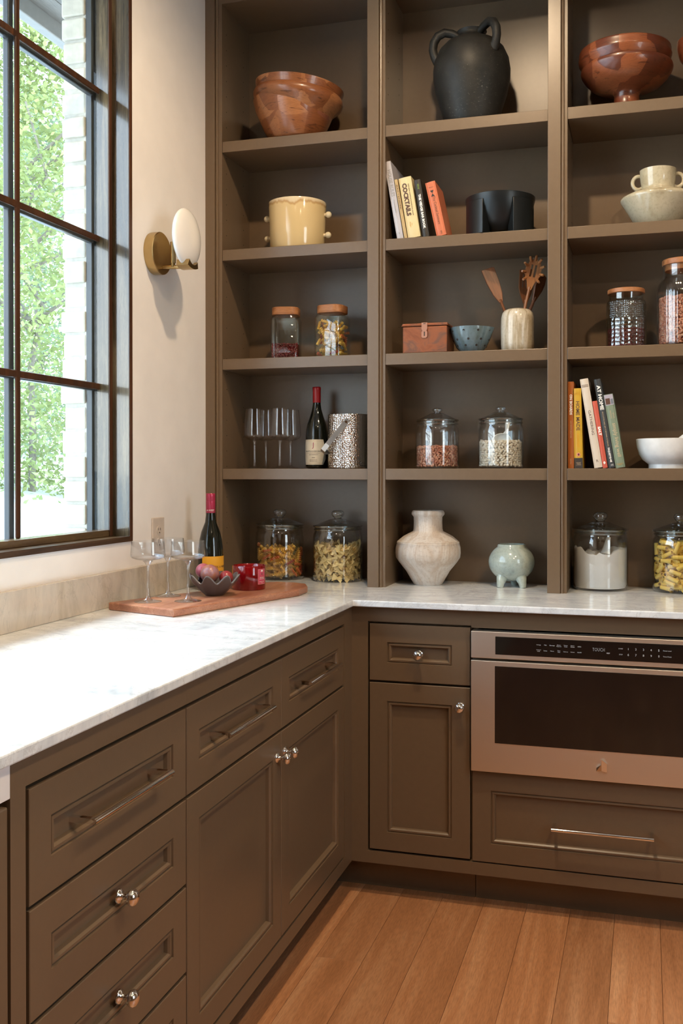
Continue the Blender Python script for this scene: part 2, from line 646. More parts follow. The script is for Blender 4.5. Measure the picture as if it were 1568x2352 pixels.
win_added = structure(bpy.data.objects.new('window_added', None))  # unseen window, added for cool daylight on the left cabinet fronts
COL.objects.link(win_added)
for (a, b, c, d) in ((VY0, VY0 + .05, VZ0, VZ1), (VY1 - .05, VY1, VZ0, VZ1)):
    MB().box(X1 - 0.004, X1 + 0.10, a, b, c, d).build('frame_stile', M['jamb'], win_added, bevel=0.002)
for (c, d) in ((VZ0, VZ0 + .05), (VZ1 - .05, VZ1)):
    MB().box(X1 - 0.004, X1 + 0.10, VY0 + .05, VY1 - .05, c, d).build('frame_rail', M['jamb'], win_added, bevel=0.002)
ym, zm = (VY0 + VY1) / 2, (VZ0 + VZ1) / 2
MB().box(X1 + 0.03, X1 + 0.06, ym - .011, ym + .011, VZ0 + .05, VZ1 - .05).build('glazing_bar', M['muntin'], win_added, bevel=0.003)
MB().box(X1 + 0.0302, X1 + 0.0598, VY0 + .05, VY1 - .05, zm - .011, zm + .011).build('glazing_bar', M['muntin'], win_added, bevel=0.003)
for (a, b) in ((VY0 + .05, ym - .011), (ym + .011, VY1 - .05)):
    for (c, d) in ((VZ0 + .05, zm - .011), (zm + .011, VZ1 - .05)):
        MB().box(X1 + 0.042, X1 + 0.048, a, b, c, d).build('pane', M['pane'], win_added)

# brick reveal outside, painted and uneven
ext = structure(MB().box(-0.2005, -0.1275, -0.8365, 0.30, 0.2, 3.2).build('wall_exterior', M['mortar']))
rb = random.Random(11)
for kz in range(40):
    z0 = 0.26 + kz * 0.0735
    y = -0.842 + rb.uniform(-0.004, 0.004)
    first = True
    while y < 0.25:
        L = (0.10 if kz % 2 else 0.205) if first else 0.205
        y2 = min(y + L - 0.010, 0.30)
        d = rb.uniform(-0.007, 0.006)
        MB().box(-0.206 + d, -0.1285, y, y2, z0 + rb.uniform(-.002, .004), z0 + 0.064 + rb.uniform(-.004, .003)).build('brick', M['brick'], ext, bevel=0.005)
        y += L
        first = False
        if y > -0.55:
            break
eave = structure(thing('trim_1', None, None))
for k_ in ('label', 'category'):
    if k_ in eave:
        del eave[k_]
for kx in range(5):
    MB().box(-0.70 + kx * 0.094, -0.70 + kx * 0.094 + 0.092, -4.5, 6.0, 3.056, 3.075).build('soffit_board', M['soffit'], eave, bevel=0.003)
MB().box(-0.745, -0.7005, -4.5, 6.0, 2.995, 3.30).build('fascia', M['eave'], eave, bevel=0.004)
MB().box(-0.80, -0.235, -4.5, 6.0, 3.30, 3.42).build('roof_edge', M['eave'], eave)

# ------------------------------------------------------------------ garden outside
gv, gf = [], []
NX, NY = 30, 40
for i in range(NX + 1):
    for j in range(NY + 1):
        xx = -0.24 - 45 * (i / NX) ** 1.4
        yy = -20 + 75 * j / NY
        d = max(0.0, (-xx) - 3)
        zz = -0.35 + 0.19 * min(d, 13) + 0.03 * math.sin(xx * 0.9 + yy * 0.6)
        gv.append((xx, yy, zz))
for i in range(NX):
    for j in range(NY):
        a = i * (NY + 1) + j
        gf.append((a, a + 1, a + NY + 2, a + NY + 1))
g = MB()
g.add(gv, gf)
tag(g.build('gravel_slope', M['gravel'], None, True), 'pale gravel slope rising outside the window', 'ground', kind='stuff')


def ground_z(xx, yy):
    return -0.35 + 0.19 * min(max(0.0, -xx - 3), 13)


def tree(loc, h, cr, nl, mleaf, label, seed, low=0.0):
    r = random.Random(seed)
    x0, y0 = loc
    t = thing('tree', label, 'tree', (x0, y0, ground_z(x0, y0) - 0.05), group='trees behind the gravel slope')
    pts = [(r.uniform(-.12, .12) * k, r.uniform(-.12, .12) * k, h * 0.8 * k / 6) for k in range(7)]
    MB().tube(pts, [0.075 - 0.009 * k for k in range(7)], 8).build('trunk', M['bark'], t, True)
    b = MB()
    for k in range(9):
        a = r.uniform(0, 2 * PI)
        z = h * r.uniform(0.25, 0.75)
        e = (cr * 0.8 * math.cos(a), cr * 0.8 * math.sin(a), z + r.uniform(0.4, 1.4))
        b.tube([(0, 0, z), (e[0] * .5, e[1] * .5, (z + e[2]) / 2 + .15), e], [0.045, 0.03, 0.012], 5)
    b.build('branch', M['bark'], t, True)
    v, f = [], []
    for k in range(nl // 14):
        # clumps of leaves
        a = r.uniform(0, 2 * PI)
        u = r.random() ** 0.6
        z = h * (low + (1 - low) * r.random() ** 1.15)
        rad = cr * u * math.sin(PI * min(0.97, 0.32 + 0.62 * z / h))
        c = Vector((rad * math.cos(a), rad * math.sin(a), z))
        for q in range(14):
            p = c + Vector((r.gauss(0, .28), r.gauss(0, .28), r.gauss(0, .2)))
            s = r.uniform(0.05, 0.085)
            e = Euler((r.uniform(-1, 1), r.uniform(-1, 1), r.uniform(0, 6.28))).to_matrix()
            n = len(v)
            for (dx, dy) in ((-1, 0), (0, -.55), (1, 0), (0, .55)):
                v.append(tuple(p + e @ Vector((dx * s, dy * s, 0))))
            f.append((n, n + 1, n + 2, n + 3))
    m = MB()
    m.add(v, f)
    tag(m.build('crown', mleaf, t), kind='stuff')


TREES = [((-9.8, 13.0), 9.0, 2.3, 17000, 'leaf_a', 'tall yellow green tree standing nearest the window on the slope', 1),
         ((-13.6, 18.7), 9.5, 2.4, 14000, 'leaf_b', 'blue green tree standing behind the nearest yellow green tree', 2),
         ((-17.6, 24.4), 10.5, 2.6, 13000, 'leaf_a', 'light green tree standing farthest up the slope', 5),
         ((-15.2, 12.6), 8.5, 2.3, 9000, 'leaf_b', 'blue green tree at the far left edge of the window view', 4),
         ((-6.9, 18.2), 9.0, 2.3, 9000, 'leaf_b', 'blue green tree half hidden behind the brick reveal outside', 3)]
for (p, h, cr, nl, ml, lb, sd) in TREES:
    tree(p, h, cr, nl, M[ml], lb, sd)

# ------------------------------------------------------------------ built-in shelving on the worktop
YF, YS = -0.2657, -0.2533
SZ = [2.4726, 2.0903, 1.7044, 1.3166]
ZT = 2.9588
BAYS = [(0.0593, 0.5960), (0.6556, 1.1967), (1.2573, 1.7987)]        # inner faces of each bay
STILES = [(0.0, 0.0358), (0.5958, 0.6356), (1.1965, 1.2373), (1.7985, 1.84)]
sh = thing('shelving_unit', 'built-in taupe open shelving with three bays standing on the worktop', 'shelving', (0, 0, 0))
for (a, b) in STILES:
    m = MB().box(a, b, YF, YF + 0.02, ZC, CEIL)
    m.build('stile', M['paint'], sh, bevel=0.0012)
for i, (a, b) in enumerate(BAYS):
    l0, r0 = STILES[i][1], STILES[i + 1][0]
    MB().box(a - 0.018, a, YF + 0.012, -0.0005, ZC, CEIL).build('side_panel', M['paint_in'], sh)
    MB().box(b, b + 0.018, YF + 0.0202, -0.0005, ZC, CEIL).build('side_panel', M['paint_in'], sh)
    # bead moulding between stile and side panel
    MB().tube([(l0 + 0.005, YF + 0.010, ZC), (l0 + 0.005, YF + 0.010, CEIL)], 0.0055, 10).build('bead', M['paint'], sh, True)
    MB().box(a, b, -0.001, 0.018, ZC, CEIL).build('back_panel', M['paint_in'], sh)
    MB().box(l0, r0, YF + 0.0005, YF + 0.02, ZT + 0.02, CEIL).build('top_rail', M['paint'], sh, bevel=0.0012)
    MB().box(a, b, YF + 0.012, -0.0015, ZT, ZT + 0.018).build('top_panel', M['paint_in'], sh)
    for z in SZ:
        MB().box(a + 0.001, b - 0.001, YS, -0.0015, z - 0.038, z).build('shelf', M['paint'], sh, bevel=0.0012)
    pins = MB()
    for px_ in (a, b):
        for yy in (-0.215, -0.06):
            for kz in range(34):
                z = 1.05 + kz * 0.055
                sgn = 1 if px_ == a else -1
                pins.box(px_ - 0.0002 * sgn if sgn > 0 else px_ - 0.0004, px_ + 0.0004 if sgn > 0 else px_ + 0.0002, yy - 0.0018, yy + 0.0018, z - 0.0018, z + 0.0018)
    tag(pins.build('pin_holes', M['gap'], sh), kind='stuff')

# ------------------------------------------------------------------ worktop
D1, D2 = 0.6461, -0.6006
XE = 1.86
wt = thing('worktop', 'white and grey veined quartzite worktop turning the corner under the shelves', 'worktop')
poly = [(0.0, -3.6), (D1, -3.6), (D1, D2), (XE, D2), (XE, -0.0005), (0.0, -0.0005)]
MB().prism(poly, ZC - 0.0196, ZC).build('slab', M['stone'], wt, bevel=0.003)
MB().box(0.0005, 0.0195, -3.6, YF - 0.001, ZC + 0.0002, 1.016).build('backsplash', M['splash'], wt, bevel=0.002)

# ------------------------------------------------------------------ base cabinets (local: x to the right, y into the cabinet, z up)
CTOP = ZC - 0.0198
KB = 0.105


def front_panel(name, x0, x1, z0, z1, parent, inset=0.055, th=0.020):
    """inset door or drawer front with a beaded recessed panel"""
    m = MB()
    e = 0.0012
    rs = [(x0, x1, z0, z1, th), (x0, x1, z0, z1, e), (x0 + e, x1 - e, z0 + e, z1 - e, 0.0)]
    for (d, y) in ((inset, 0.0), (inset + 0.0012, 0.0045), (inset + 0.0035, 0.0045), (inset + 0.005, 0.0018), (inset + 0.0095, 0.0016), (inset + 0.0130, 0.0060), (inset + 0.0145, 0.0135)):
        rs.append((x0 + d, x1 - d, z0 + d, z1 - d, y))
    m.rings(rs)
    return m.build(name, M['paint'], parent)


def knob(parent, x, z):
    P = Matrix.Translation((x, 0, z)) @ Matrix.Rotation(PI / 2, 4, 'X')
    o = bpy.data.objects.new('knob', None)
    prof = [(0, -0.001), (0.0125, -0.001), (0.0125, 0.0015), (0.011, 0.003), (0.006, 0.005), (0.0045, 0.009), (0.0048, 0.014), (0.008, 0.0165), (0.0125, 0.0195), (0.0148, 0.024), (0.0142, 0.0285), (0.0105, 0.033), (0.005, 0.0352), (0, 0.0356)]
    return MB().lathe(prof, 28, P).build('knob', M['chrome'], parent, True, angle=50)


def bar_pull(parent, x0, x1, z):
    m = MB()
    yb = -0.032
    m.tube([(x0, yb, z), (x1, yb, z)], 0.0052, 14)
    for xx in (x0 + 0.006, x1 - 0.006):
        m.box(xx - 0.0045, xx + 0.0045, yb, 0.0135, z - 0.0045, z + 0.0045)
    return m.build('handle', M['chrome'], parent, True, angle=40)


def carcass(parent, w, depth, frame, toe=0.001):
    m = MB()
    m.box(0.001, w - 0.001, 0.024, depth, KB + 0.0, CTOP)
    for (a, b, c, d) in frame:
        m.box(a, b, 0.0, 0.024, c, d)
    m.box(toe, w - 0.001, 0.085, depth, 0.0005, KB)
    return m.build('body', M['paint'], parent)


FX, FY = 0.6315, -0.5686
QR = PI / 2
# --- drawer stack on the window side
y0 = -2.2774
c1 = thing('base_cabinet', 'taupe cabinet with a stack of four drawers, nearest on the window side', 'cabinet', (FX, y0, 0), QR, group='taupe base cabinets')
w = -1.7146 - y0
carcass(c1, w, 0.60, [(0, 0.0362, KB, CTOP), (0.0362, w, 0.849, CTOP), (0.0362, w, KB, 0.143)])
dz = [(0.668, 0.841), (0.495, 0.661), (0.321, 0.488), (0.149, 0.314)]
lx0, lx1 = 0.0455, w - 0.002
for i, (a, b) in enumerate(dz):
    d = front_panel('drawer', lx0, lx1, a, b, c1)
    cx_ = (lx0 + lx1) / 2
    if i == 0:
        bar_pull(d, cx_ - 0.135, cx_ + 0.135, (a + b) / 2)
    else:
        knob(d, cx_, (a + b) / 2)
# --- double cabinet reaching the corner
y0 = -1.7144
c2 = thing('base_cabinet', 'taupe cabinet with two drawers above two doors, filling the corner', 'cabinet', (FX, y0, 0), QR, group='taupe base cabinets')
w = FY - y0
xs = -0.6495 - y0
carcass(c2, w, 0.60, [(xs + 0.0005, w, KB, CTOP), (0, xs, 0.849, CTOP), (0, xs, KB, 0.143)])
mid = -1.1865 - y0
for i, (a, b) in enumerate([(0.002, mid - 0.0015), (mid + 0.0015, xs - 0.005)]):
    d = front_panel('drawer', a, b, 0.668, 0.841, c2)
    bar_pull(d, (a + b) / 2 - 0.135 + (0.005 if i == 0 else 0.0), (a + b) / 2 + 0.135, 0.7545)
    dr = front_panel('door', a, b, 0.149, 0.661, c2)
    knob(dr, (b - 0.026) if i == 0 else (a + 0.026), 0.604)
# --- narrow cabinet right of the corner
x0 = FX
c3 = thing('base_cabinet', 'narrow taupe cabinet with one small drawer above one door, left of the oven', 'cabinet', (x0, FY, 0), 0, group='taupe base cabinets')
w = 1.0022 - x0
carcass(c3, w, 0.54, [(0, 0.051, KB, CTOP), (0.051, w, 0.848, CTOP), (0.051, w, KB, 0.142)], -0.0845)
a, b = 0.0565, w - 0.0035
d = front_panel('drawer', a, b, 0.668, 0.841, c3)
knob(d, (a + b) / 2, 0.7545)
dr = front_panel('door', a, b, 0.149, 0.661, c3)
knob(dr, b - 0.029, 0.604)
# --- cabinet that carries the oven
x0 = 1.0024
c4 = thing('base_cabinet', 'wide taupe cabinet with one deep drawer under the steel oven', 'cabinet', (x0, FY, 0), 0, group='taupe base cabinets')
w = 1.86 - x0
m = MB()
m.box(0.001, w - 0.001, 0.024, 0.54, KB, 0.419)
m.box(0.001, 0.018, 0.024, 0.54, 0.419, CTOP)
m.box(w - 0.06, w - 0.001, 0.024, 0.54, 0.419, CTOP)
m.box(0.018, w - 0.06, 0.50, 0.54, 0.419, CTOP)
m.box(0, w, 0, 0.024, 0.842, CTOP)
m.box(w - 0.095, w, 0, 0.024, KB, 0.842)
m.box(0, w - 0.095, 0, 0.024, KB, 0.142)
m.box(0.001, w - 0.001, 0.085, 0.54, 0.0005, KB)
m.build('body', M['paint'], c4)
d = front_panel('drawer', 0.003, 0.757, 0.146, 0.415, c4)
bar_pull(d, 0.380 - 0.142, 0.380 + 0.142, 0.273)
# --- panel at the far left edge
c5 = thing('base_cabinet', 'taupe panelled appliance front at the left edge beside the drawer stack', 'cabinet', (FX, -2.90, 0), QR)
w = -2.2782 + 2.90
carcass(c5, w, 0.60, [(0, 0.02, KB, CTOP - 0.05)])
MB().box(0.022, w - 0.010, -0.004, 0.02, 0.112, 0.835).build('door', M['paint'], c5, bevel=0.003)
MB().box(0.0, w - 0.0015, -0.002, 0.0235, 0.843, CTOP - 0.0005).build('filler_strip', M['wall'], c5, bevel=0.0015)

# ------------------------------------------------------------------ text
def text(parent, s, size, m, loc, axes, name='lettering', bold=0.0, width=None, extrude=0.00012, spacing=1.0, align='CENTER'):
    """flat lettering; axes = (direction of reading, direction of letter tops)"""
    cu = bpy.data.curves.new(name, 'FONT')
    cu.body = s
    cu.size = size
    cu.align_x = align
    cu.align_y = 'CENTER'
    cu.extrude = extrude
    cu.offset = bold
    cu.space_character = spacing
    cu.resolution_u = 2
    tmp = bpy.data.objects.new(name, cu)
    me = bpy.data.meshes.new_from_object(tmp)
    bpy.data.objects.remove(tmp)
    bpy.data.curves.remove(cu)
    me.materials.clear()
    me.materials.append(m)
    xa, ya = Vector(axes[0]), Vector(axes[1])
    za = xa.cross(ya)
    sc = 1.0
    if width and me.vertices:
        xs_ = [v.co.x for v in me.vertices]
        sc = width / max(1e-6, max(xs_) - min(xs_))
    R = Matrix((xa * sc, ya, za)).transposed().to_4x4()
    me.transform(Matrix.Translation(loc) @ R)
    o = bpy.data.objects.new(name, me)
    COL.objects.link(o)
    o.parent = parent
    return o


FRONT = ((1, 0, 0), (0, 0, 1))        # reads left to right on a face turned to -y
DOWN = ((0, 0, -1), (1, 0, 0))        # reads downwards on a spine turned to -y

# ------------------------------------------------------------------ steel drawer oven
ov = thing('drawer_oven', 'stainless steel drawer oven with black glass, under the worktop', 'oven', (1.0045, FY, 0))
W = 0.755
MB().box(0.018, W - 0.02, 0.03, 0.46, 0.4205, 0.834).build('body', M['clad'], ov)
cp = MB().box(0, W, -0.018, 0.03, 0.756, 0.835).build('control_fascia', M['steel'], ov, bevel=0.0015)
MB().box(0.072, W - 0.072, -0.0195, -0.017, 0.769, 0.822).build('control_glass', M['black_glass'], cp, bevel=0.0008)
dd = MB().box(0, W, -0.020, 0.03, 0.421, 0.749).build('door', M['steel'], ov, bevel=0.0015)
MB().box(0.071, W - 0.071, -0.0215, -0.019, 0.508, 0.735).build('door_glass', M['black_glass'], dd, bevel=0.0008)
em = MB()
em.add([(-0.0165, -0.003, -0.0155), (-0.004, -0.006, -0.0135), (-0.004, -0.007, 0.004), (-0.0165, -0.003, -0.005),
        (-0.0165, 0.0015, -0.0155), (-0.004, 0.0015, -0.0135), (-0.004, 0.0015, 0.004), (-0.0165, 0.0015, -0.005)],
       [(0, 1, 2, 3), (7, 6, 5, 4), (0, 4, 5, 1), (1, 5, 6, 2), (2, 6, 7, 3), (3, 7, 4, 0)])
em.add([(-0.0025, -0.0075, -0.0125), (0.0125, -0.003, -0.0165), (0.0125, -0.003, 0.0075), (-0.0025, -0.0075, 0.0195),
        (-0.0025, 0.0015, -0.0125), (0.0125, 0.0015, -0.0165), (0.0125, 0.0015, 0.0075), (-0.0025, 0.0015, 0.0195)],
       [(0, 1, 2, 3), (7, 6, 5, 4), (0, 4, 5, 1), (1, 5, 6, 2), (2, 6, 7, 3), (3, 7, 4, 0)])
em.build('emblem', M['chrome'], dd, loc=(0.3785, -0.0205, 0.466))
ZU, ZL, YP = 0.8035, 0.787, -0.0197
xx = 0.198
for up_, lo_ in (('Settings', 'Control\nLock'), ('Melt', 'Soften'), ('Beverage', 'Warm'), ('Sensor\nPopcorn', 'Pizza\nSlice'), ('Sensor\nCook', 'Defrost'), ('Sensor\nReheat', 'Reheat'), ('OPEN', 'CLOSE')):
    text(cp, up_, 0.0040, M['print_grey'], (xx, YP, ZU), FRONT, 'key_print')
    text(cp, lo_, 0.0040, M['print_grey'], (xx, YP, ZL), FRONT, 'key_print')
    xx += 0.0193
text(cp, 'TOUCH', 0.0135, M['lcd'], (0.3675, YP, 0.7975), FRONT, 'display', spacing=1.15, width=0.034)
text(cp, 'HELP', 0.0042, M['print_grey'], (0.394, YP, 0.789), FRONT, 'key_print', bold=0.00012)
text(cp, 'START', 0.0042, M['print_grey'], (0.4285, YP, 0.8035), FRONT, 'key_print')
text(cp, 'STOP', 0.0042, M['print_grey'], (0.4285, YP, 0.787), FRONT, 'key_print')
for i, ch in enumerate('12345'):
    text(cp, ch, 0.0085, M['print_grey'], (0.449 + 0.0207 * i, YP, 0.8035), FRONT, 'key_print')
for i, ch in enumerate('67890'):
    text(cp, ch, 0.0085, M['print_grey'], (0.449 + 0.0207 * i, YP, 0.787), FRONT, 'key_print')
text(cp, 'Power Level', 0.0044, M['print_grey'], (0.5545, YP, 0.8035), FRONT, 'key_print')
text(cp, 'Timer/Clock', 0.0044, M['print_grey'], (0.5545, YP, 0.787), FRONT, 'key_print')
# ------------------------------------------------------------------ wall fittings
sc = thing('wall_sconce', 'brass wall sconce holding a white opal glass disc, beside the window', 'lamp', (0.0005, -0.6515, 1.9965))
RX = Matrix.Rotation(PI / 2, 4, 'Y')
MB().lathe([(0, 0), (0.066, 0), (0.0665, 0.004), (0.0665, 0.029), (0.064, 0.031), (0, 0.031)], 56, RX).build('back_plate', M['brass'], sc, True)
MB().tube([(0.028, 0.006, -0.042), (0.112, 0.006, -0.046)], 0.0062, 14).build('arm', M['brass'], sc, True)
m = MB()
m.tube([(0.066, 0.004, -0.044), (0.066, 0.004, -0.032)], 0.0066, 14)
m.tube([(0.066, 0.004, -0.032), (0.066, 0.004, 0.034)], 0.0088, 16)
m.build('lamp_holder', M['brass'], sc, True)
v, f = [], []
NA = 14
for i in range(NA + 1):
    a = math.radians(-112 + 44 * i / NA)
    for (r, x_) in ((0.078 + 0.008 * math.sin(PI * i / NA), 0.090), (0.078 + 0.008 * math.sin(PI * i / NA), 0.134), (0.098, 0.132), (0.098, 0.092)):
        v.append((x_, 0.0105 + r * math.cos(a), 0.0455 + r * math.sin(a)))
for i in range(NA):
    for k in range(4):
        k2 = (k + 1) % 4
        f.append((i * 4 + k, i * 4 + k2, i * 4 + 4 + k2, i * 4 + 4 + k))
f += [(3, 2, 1, 0), (NA * 4, NA * 4 + 1, NA * 4 + 2, NA * 4 + 3)]
m = MB()
m.add(v, f)
m.build('cradle', M['brass'], sc, True, angle=40)
prof = [(0, -0.021)] + [(0.092 * math.sin(a) ** 0.85, -0.021 * math.cos(a)) for a in [PI * k / 16 for k in range(1, 16)]] + [(0, 0.021)]
MB().lathe(prof, 56, Matrix.Translation((0.110, 0.0105, 0.0455)) @ Matrix.Rotation(math.radians(90), 4, 'Y')).build('glass_disc', M['opal'], sc, True, angle=80)

ou = thing('wall_outlet', 'beige double socket plate on the left wall above the backsplash', 'outlet', (0, -0.630, 1.100))
MB().box(0.0003, 0.006, -0.040, 0.040, -0.060, 0.060).build('plate', M['outlet'], ou, bevel=0.003)
for zz in (-0.0195, 0.0195):
    s_ = MB().lathe([(0, 0), (0.0165, 0), (0.0165, 0.0022), (0, 0.0026)], 24, Matrix.Translation((0.006, 0, zz)) @ RX @ Matrix.Diagonal((0.82, 1, 1, 1))).build('socket', M['outlet'], ou, True)
    h = MB()
    h.box(0.0085, 0.0092, -0.007, -0.0055, zz - 0.001, zz + 0.007).box(0.0085, 0.0092, 0.0055, 0.007, zz - 0.001, zz + 0.007)
    h.box(0.0085, 0.0092, -0.002, 0.002, zz - 0.010, zz - 0.006)
    h.build('slots', M['gap'], s_)

# ------------------------------------------------------------------ materials for the things
M['gl'] = thin_glass('jar_glass', (0.980, 0.988, 0.986), 0.075, 0.02, None, 3.0, 0.85)
M['gl_knob'] = thin_glass('knob_glass', (0.92, 0.95, 0.95), 0.2, 0.02, None, 2.0, 0.8)
M['gl_edge'] = solid_glass('thick_glass', (0.93, 0.97, 0.96, 1))
M['gl_stem'] = thin_glass('crystal_stem', (0.97, 0.975, 0.98), 0.16, 0.03, None, 2.0, 0.6)
M['gl_rim'] = thin_glass('jar_rim_glass', (0.80, 0.87, 0.88), 0.22, 0.03, None, 1.6, 0.7)
M['gl_lid'] = thin_glass('jar_lid_glass', (0.93, 0.955, 0.955), 0.13, 0.02, None, 2.5, 0.8)
M['gl_wine'] = thin_glass('wine_glass_bowl', (0.985, 0.99, 0.995), 0.06, 0.01)
M['gl_green'] = thin_glass('greenish_jar_glass', (0.95, 0.975, 0.955), 0.08, 0.02)


def facet(scale):
    def fn(k):
        w1 = k.n('ShaderNodeTexVoronoi', feature='F1')
        w1.inputs['Scale'].default_value = scale
        w1.inputs['Randomness'].default_value = 0.15
        k.l(k.coords((1, 1, 1)), w1.inputs['Vector'])
        return w1.outputs['Distance']
    return fn


M['gl_diamond'] = thin_glass('pressed_diamond_glass', (0.88, 0.90, 0.87), 0.16, 0.06, facet(75))
M['gl_dots'] = thin_glass('pressed_dotted_glass', (0.88, 0.90, 0.87), 0.13, 0.06, facet(150))
M['acacia_l'] = acacia('acacia_orange', ['#86502f', '#a06740', '#b0764c', '#8d5641'])
M['acacia_r'] = acacia('acacia_red', ['#62301b', '#7b4026', '#945533', '#6c3620'], 0.32)
M['lidwood'] = wood('lid_acacia', '#8f5a35', '#a86f45', '#c08a5c', 'x', 2.0, 0.45)
M['board'] = wood('cutting_board_wood', '#925a43', '#ab7358', '#be8b6d', 'y', 2.2, 0.35, 0.1)
M['spoonwood'] = wood('utensil_wood', '#55301a', '#764626', '#925e38', 'z', 2.2, 0.4)
M['spoonpale'] = wood('utensil_wood_pale', '#74482a', '#916039', '#ab7b50', 'z', 2.2, 0.4)


def cream_glaze():
    k = NT('cream_glaze')
    tc = k.n('ShaderNodeTexCoord')
    sp = k.n('ShaderNodeSeparateXYZ')
    k.l(tc.outputs['Object'], sp.inputs[0])
    n = k.noise(k.coords((1, 1, 0.2)), 28, 3)
    ad = k.n('ShaderNodeMath', operation='MULTIPLY_ADD')
    k.l(n.outputs[0], ad.inputs[0])
    ad.inputs[1].default_value = 0.045
    k.l(sp.outputs[2], ad.inputs[2])
    c = k.ramp(ad.outputs[0], [(0.172, '#d6bd8c'), (0.179, '#b58f5c'), (0.186, '#d9c7a4'), (0.2, '#e0d2b4')])
    k.color(c).set(0.12, 0, 0.6)
    return k.m


M['cream'] = cream_glaze()
M['pale_glaze'] = plain('pale_cream_glaze', '#d8c9a6', 0.12, 0, 0.6, 0.5, 0.04, 30)
M['blackglaze'] = plain('black_satin_ceramic', (0.008, 0.010, 0.011, 1), 0.32, 0, 0, 0.4, 0.1)


def urn_mat():
    k = NT('blackened_clay')
    n = k.noise(k.coords((1, 1, 1)), 14, 6, 0.7)
    n2 = k.noise(k.coords((1, 1, 1.6), (0.4, 0.7, 0)), 105, 6, 0.8, 0.6)
    n3 = k.noise(k.coords((1, 1, 1)), 5, 2)
    sp = k.ramp(n2.outputs[0], [(0.60, (0, 0, 0, 1)), (0.66, (1, 1, 1, 1))])
    m1 = k.ramp(n3.outputs[0], [(0.4, (0.15, 0.15, 0.15, 1)), (0.65, (0.7, 0.7, 0.7, 1))])
    mu = k.n('ShaderNodeMath', operation='MULTIPLY')
    k.l(sp, mu.inputs[0])
    k.l(m1, mu.inputs[1])
    b = k.ramp(n.outputs[0], [(0.3, (0.010, 0.010, 0.009, 1)), (0.7, (0.028, 0.026, 0.022, 1))])
    k.color(k.mix(mu.outputs[0], b, (0.24, 0.22, 0.19, 1))).set(0.5, 0, 0, 0.3)
    k.bump(n.outputs[0], 0.15)
    return k.m


M['urn'] = urn_mat()


def banded(name, cols, sc, rot=(0, 0, 0), rough=0.2, coat=0.0, dist=1.5, st=(7, 7, 0.6)):
    k = NT(name)
    n = k.noise(k.coords(st, rot), sc, 5, 0.55, dist)
    n2 = k.noise(k.coords(), 120, 2)
    c = k.ramp(n.outputs[0], [(0.3, cols[0]), (0.43, cols[1]), (0.55, cols[2]), (0.7, cols[3])])
    g = k.ramp(n2.outputs[0], [(0.33, (0.8, 0.78, 0.76, 1)), (0.5, (1, 1, 1, 1))])
    k.color(k.mix(0.6, c, g, 'MULTIPLY')).set(rough, 0, coat)
    return k.m


M['marble'] = banded('banded_marble', ['#8d806d', '#d0c7b6', '#a6987f', '#e0d9cc'], 2.4, rough=0.22)
M['limewash'] = banded('limewashed_clay', ['#b8a594', '#d2cbc3', '#bfae9d', '#d8d2ca'], 1.5, rough=0.6, st=(6, 6, 0.9))
M['celadon'] = banded('celadon_glaze', ['#8f9f9b', '#a3b0aa', '#aebab2', '#b8c0b6'], 2.5, rough=0.14, coat=0.5, st=(3, 3, 3))
M['blueglaze'] = banded('blue_grey_glaze', ['#4d6570', '#6c8088', '#5d6d6e', '#7d8f94'], 2.2, rough=0.15, coat=0.4, st=(5, 5, 0.8))
M['vessel'] = banded('grey_cream_glaze', ['#a59a80', '#b9b096', '#c2baa2', '#b3a88d'], 2.0, rough=0.14, coat=0.5, st=(2, 2, 2))
M['whiteware'] = plain('white_stoneware', (0.78, 0.80, 0.80, 1), 0.3, 0, 0.1)
M['graybowl'] = plain('grey_brown_ceramic', (0.085, 0.068, 0.062, 1), 0.35)
M['grayrim'] = plain('grey_ceramic_rim', (0.16, 0.15, 0.15, 1), 0.3)


def copper():
    k = NT('aged_copper')
    n = k.noise(k.coords((1, 1, 1.8)), 9, 4, 0.6, 0.8)
    n2 = k.noise(k.coords((1, 1, 3)), 14, 3)
    c = k.ramp(n.outputs[0], [(0.3, '#7e472e'), (0.45, '#98593a'), (0.55, '#755041'), (0.68, '#a8693f')])
    k.color(c).set(0.4, 0.55)
    r = k.n('ShaderNodeMapRange')
    r.inputs[3].default_value = 0.28
    r.inputs[4].default_value = 0.6
    k.l(n2.outputs[0], r.inputs[0])
    k.l(r.outputs[0], k.b.inputs['Roughness'])
    return k.m


M['copper'] = copper()
M['copper_pale'] = plain('copper_latch', '#c08a72', 0.35, 0.7)


def hammered():
    k = NT('hammered_steel')
    v_ = k.n('ShaderNodeTexVoronoi', feature='F1')
    v_.inputs['Scale'].default_value = 150
    v_.inputs['Randomness'].default_value = 0.6
    k.l(k.coords(), v_.inputs['Vector'])
    k.color((0.75, 0.74, 0.72, 1)).set(0.12, 1.0)
    k.bump(v_.outputs['Distance'], 0.7, 0.004)
    return k.m


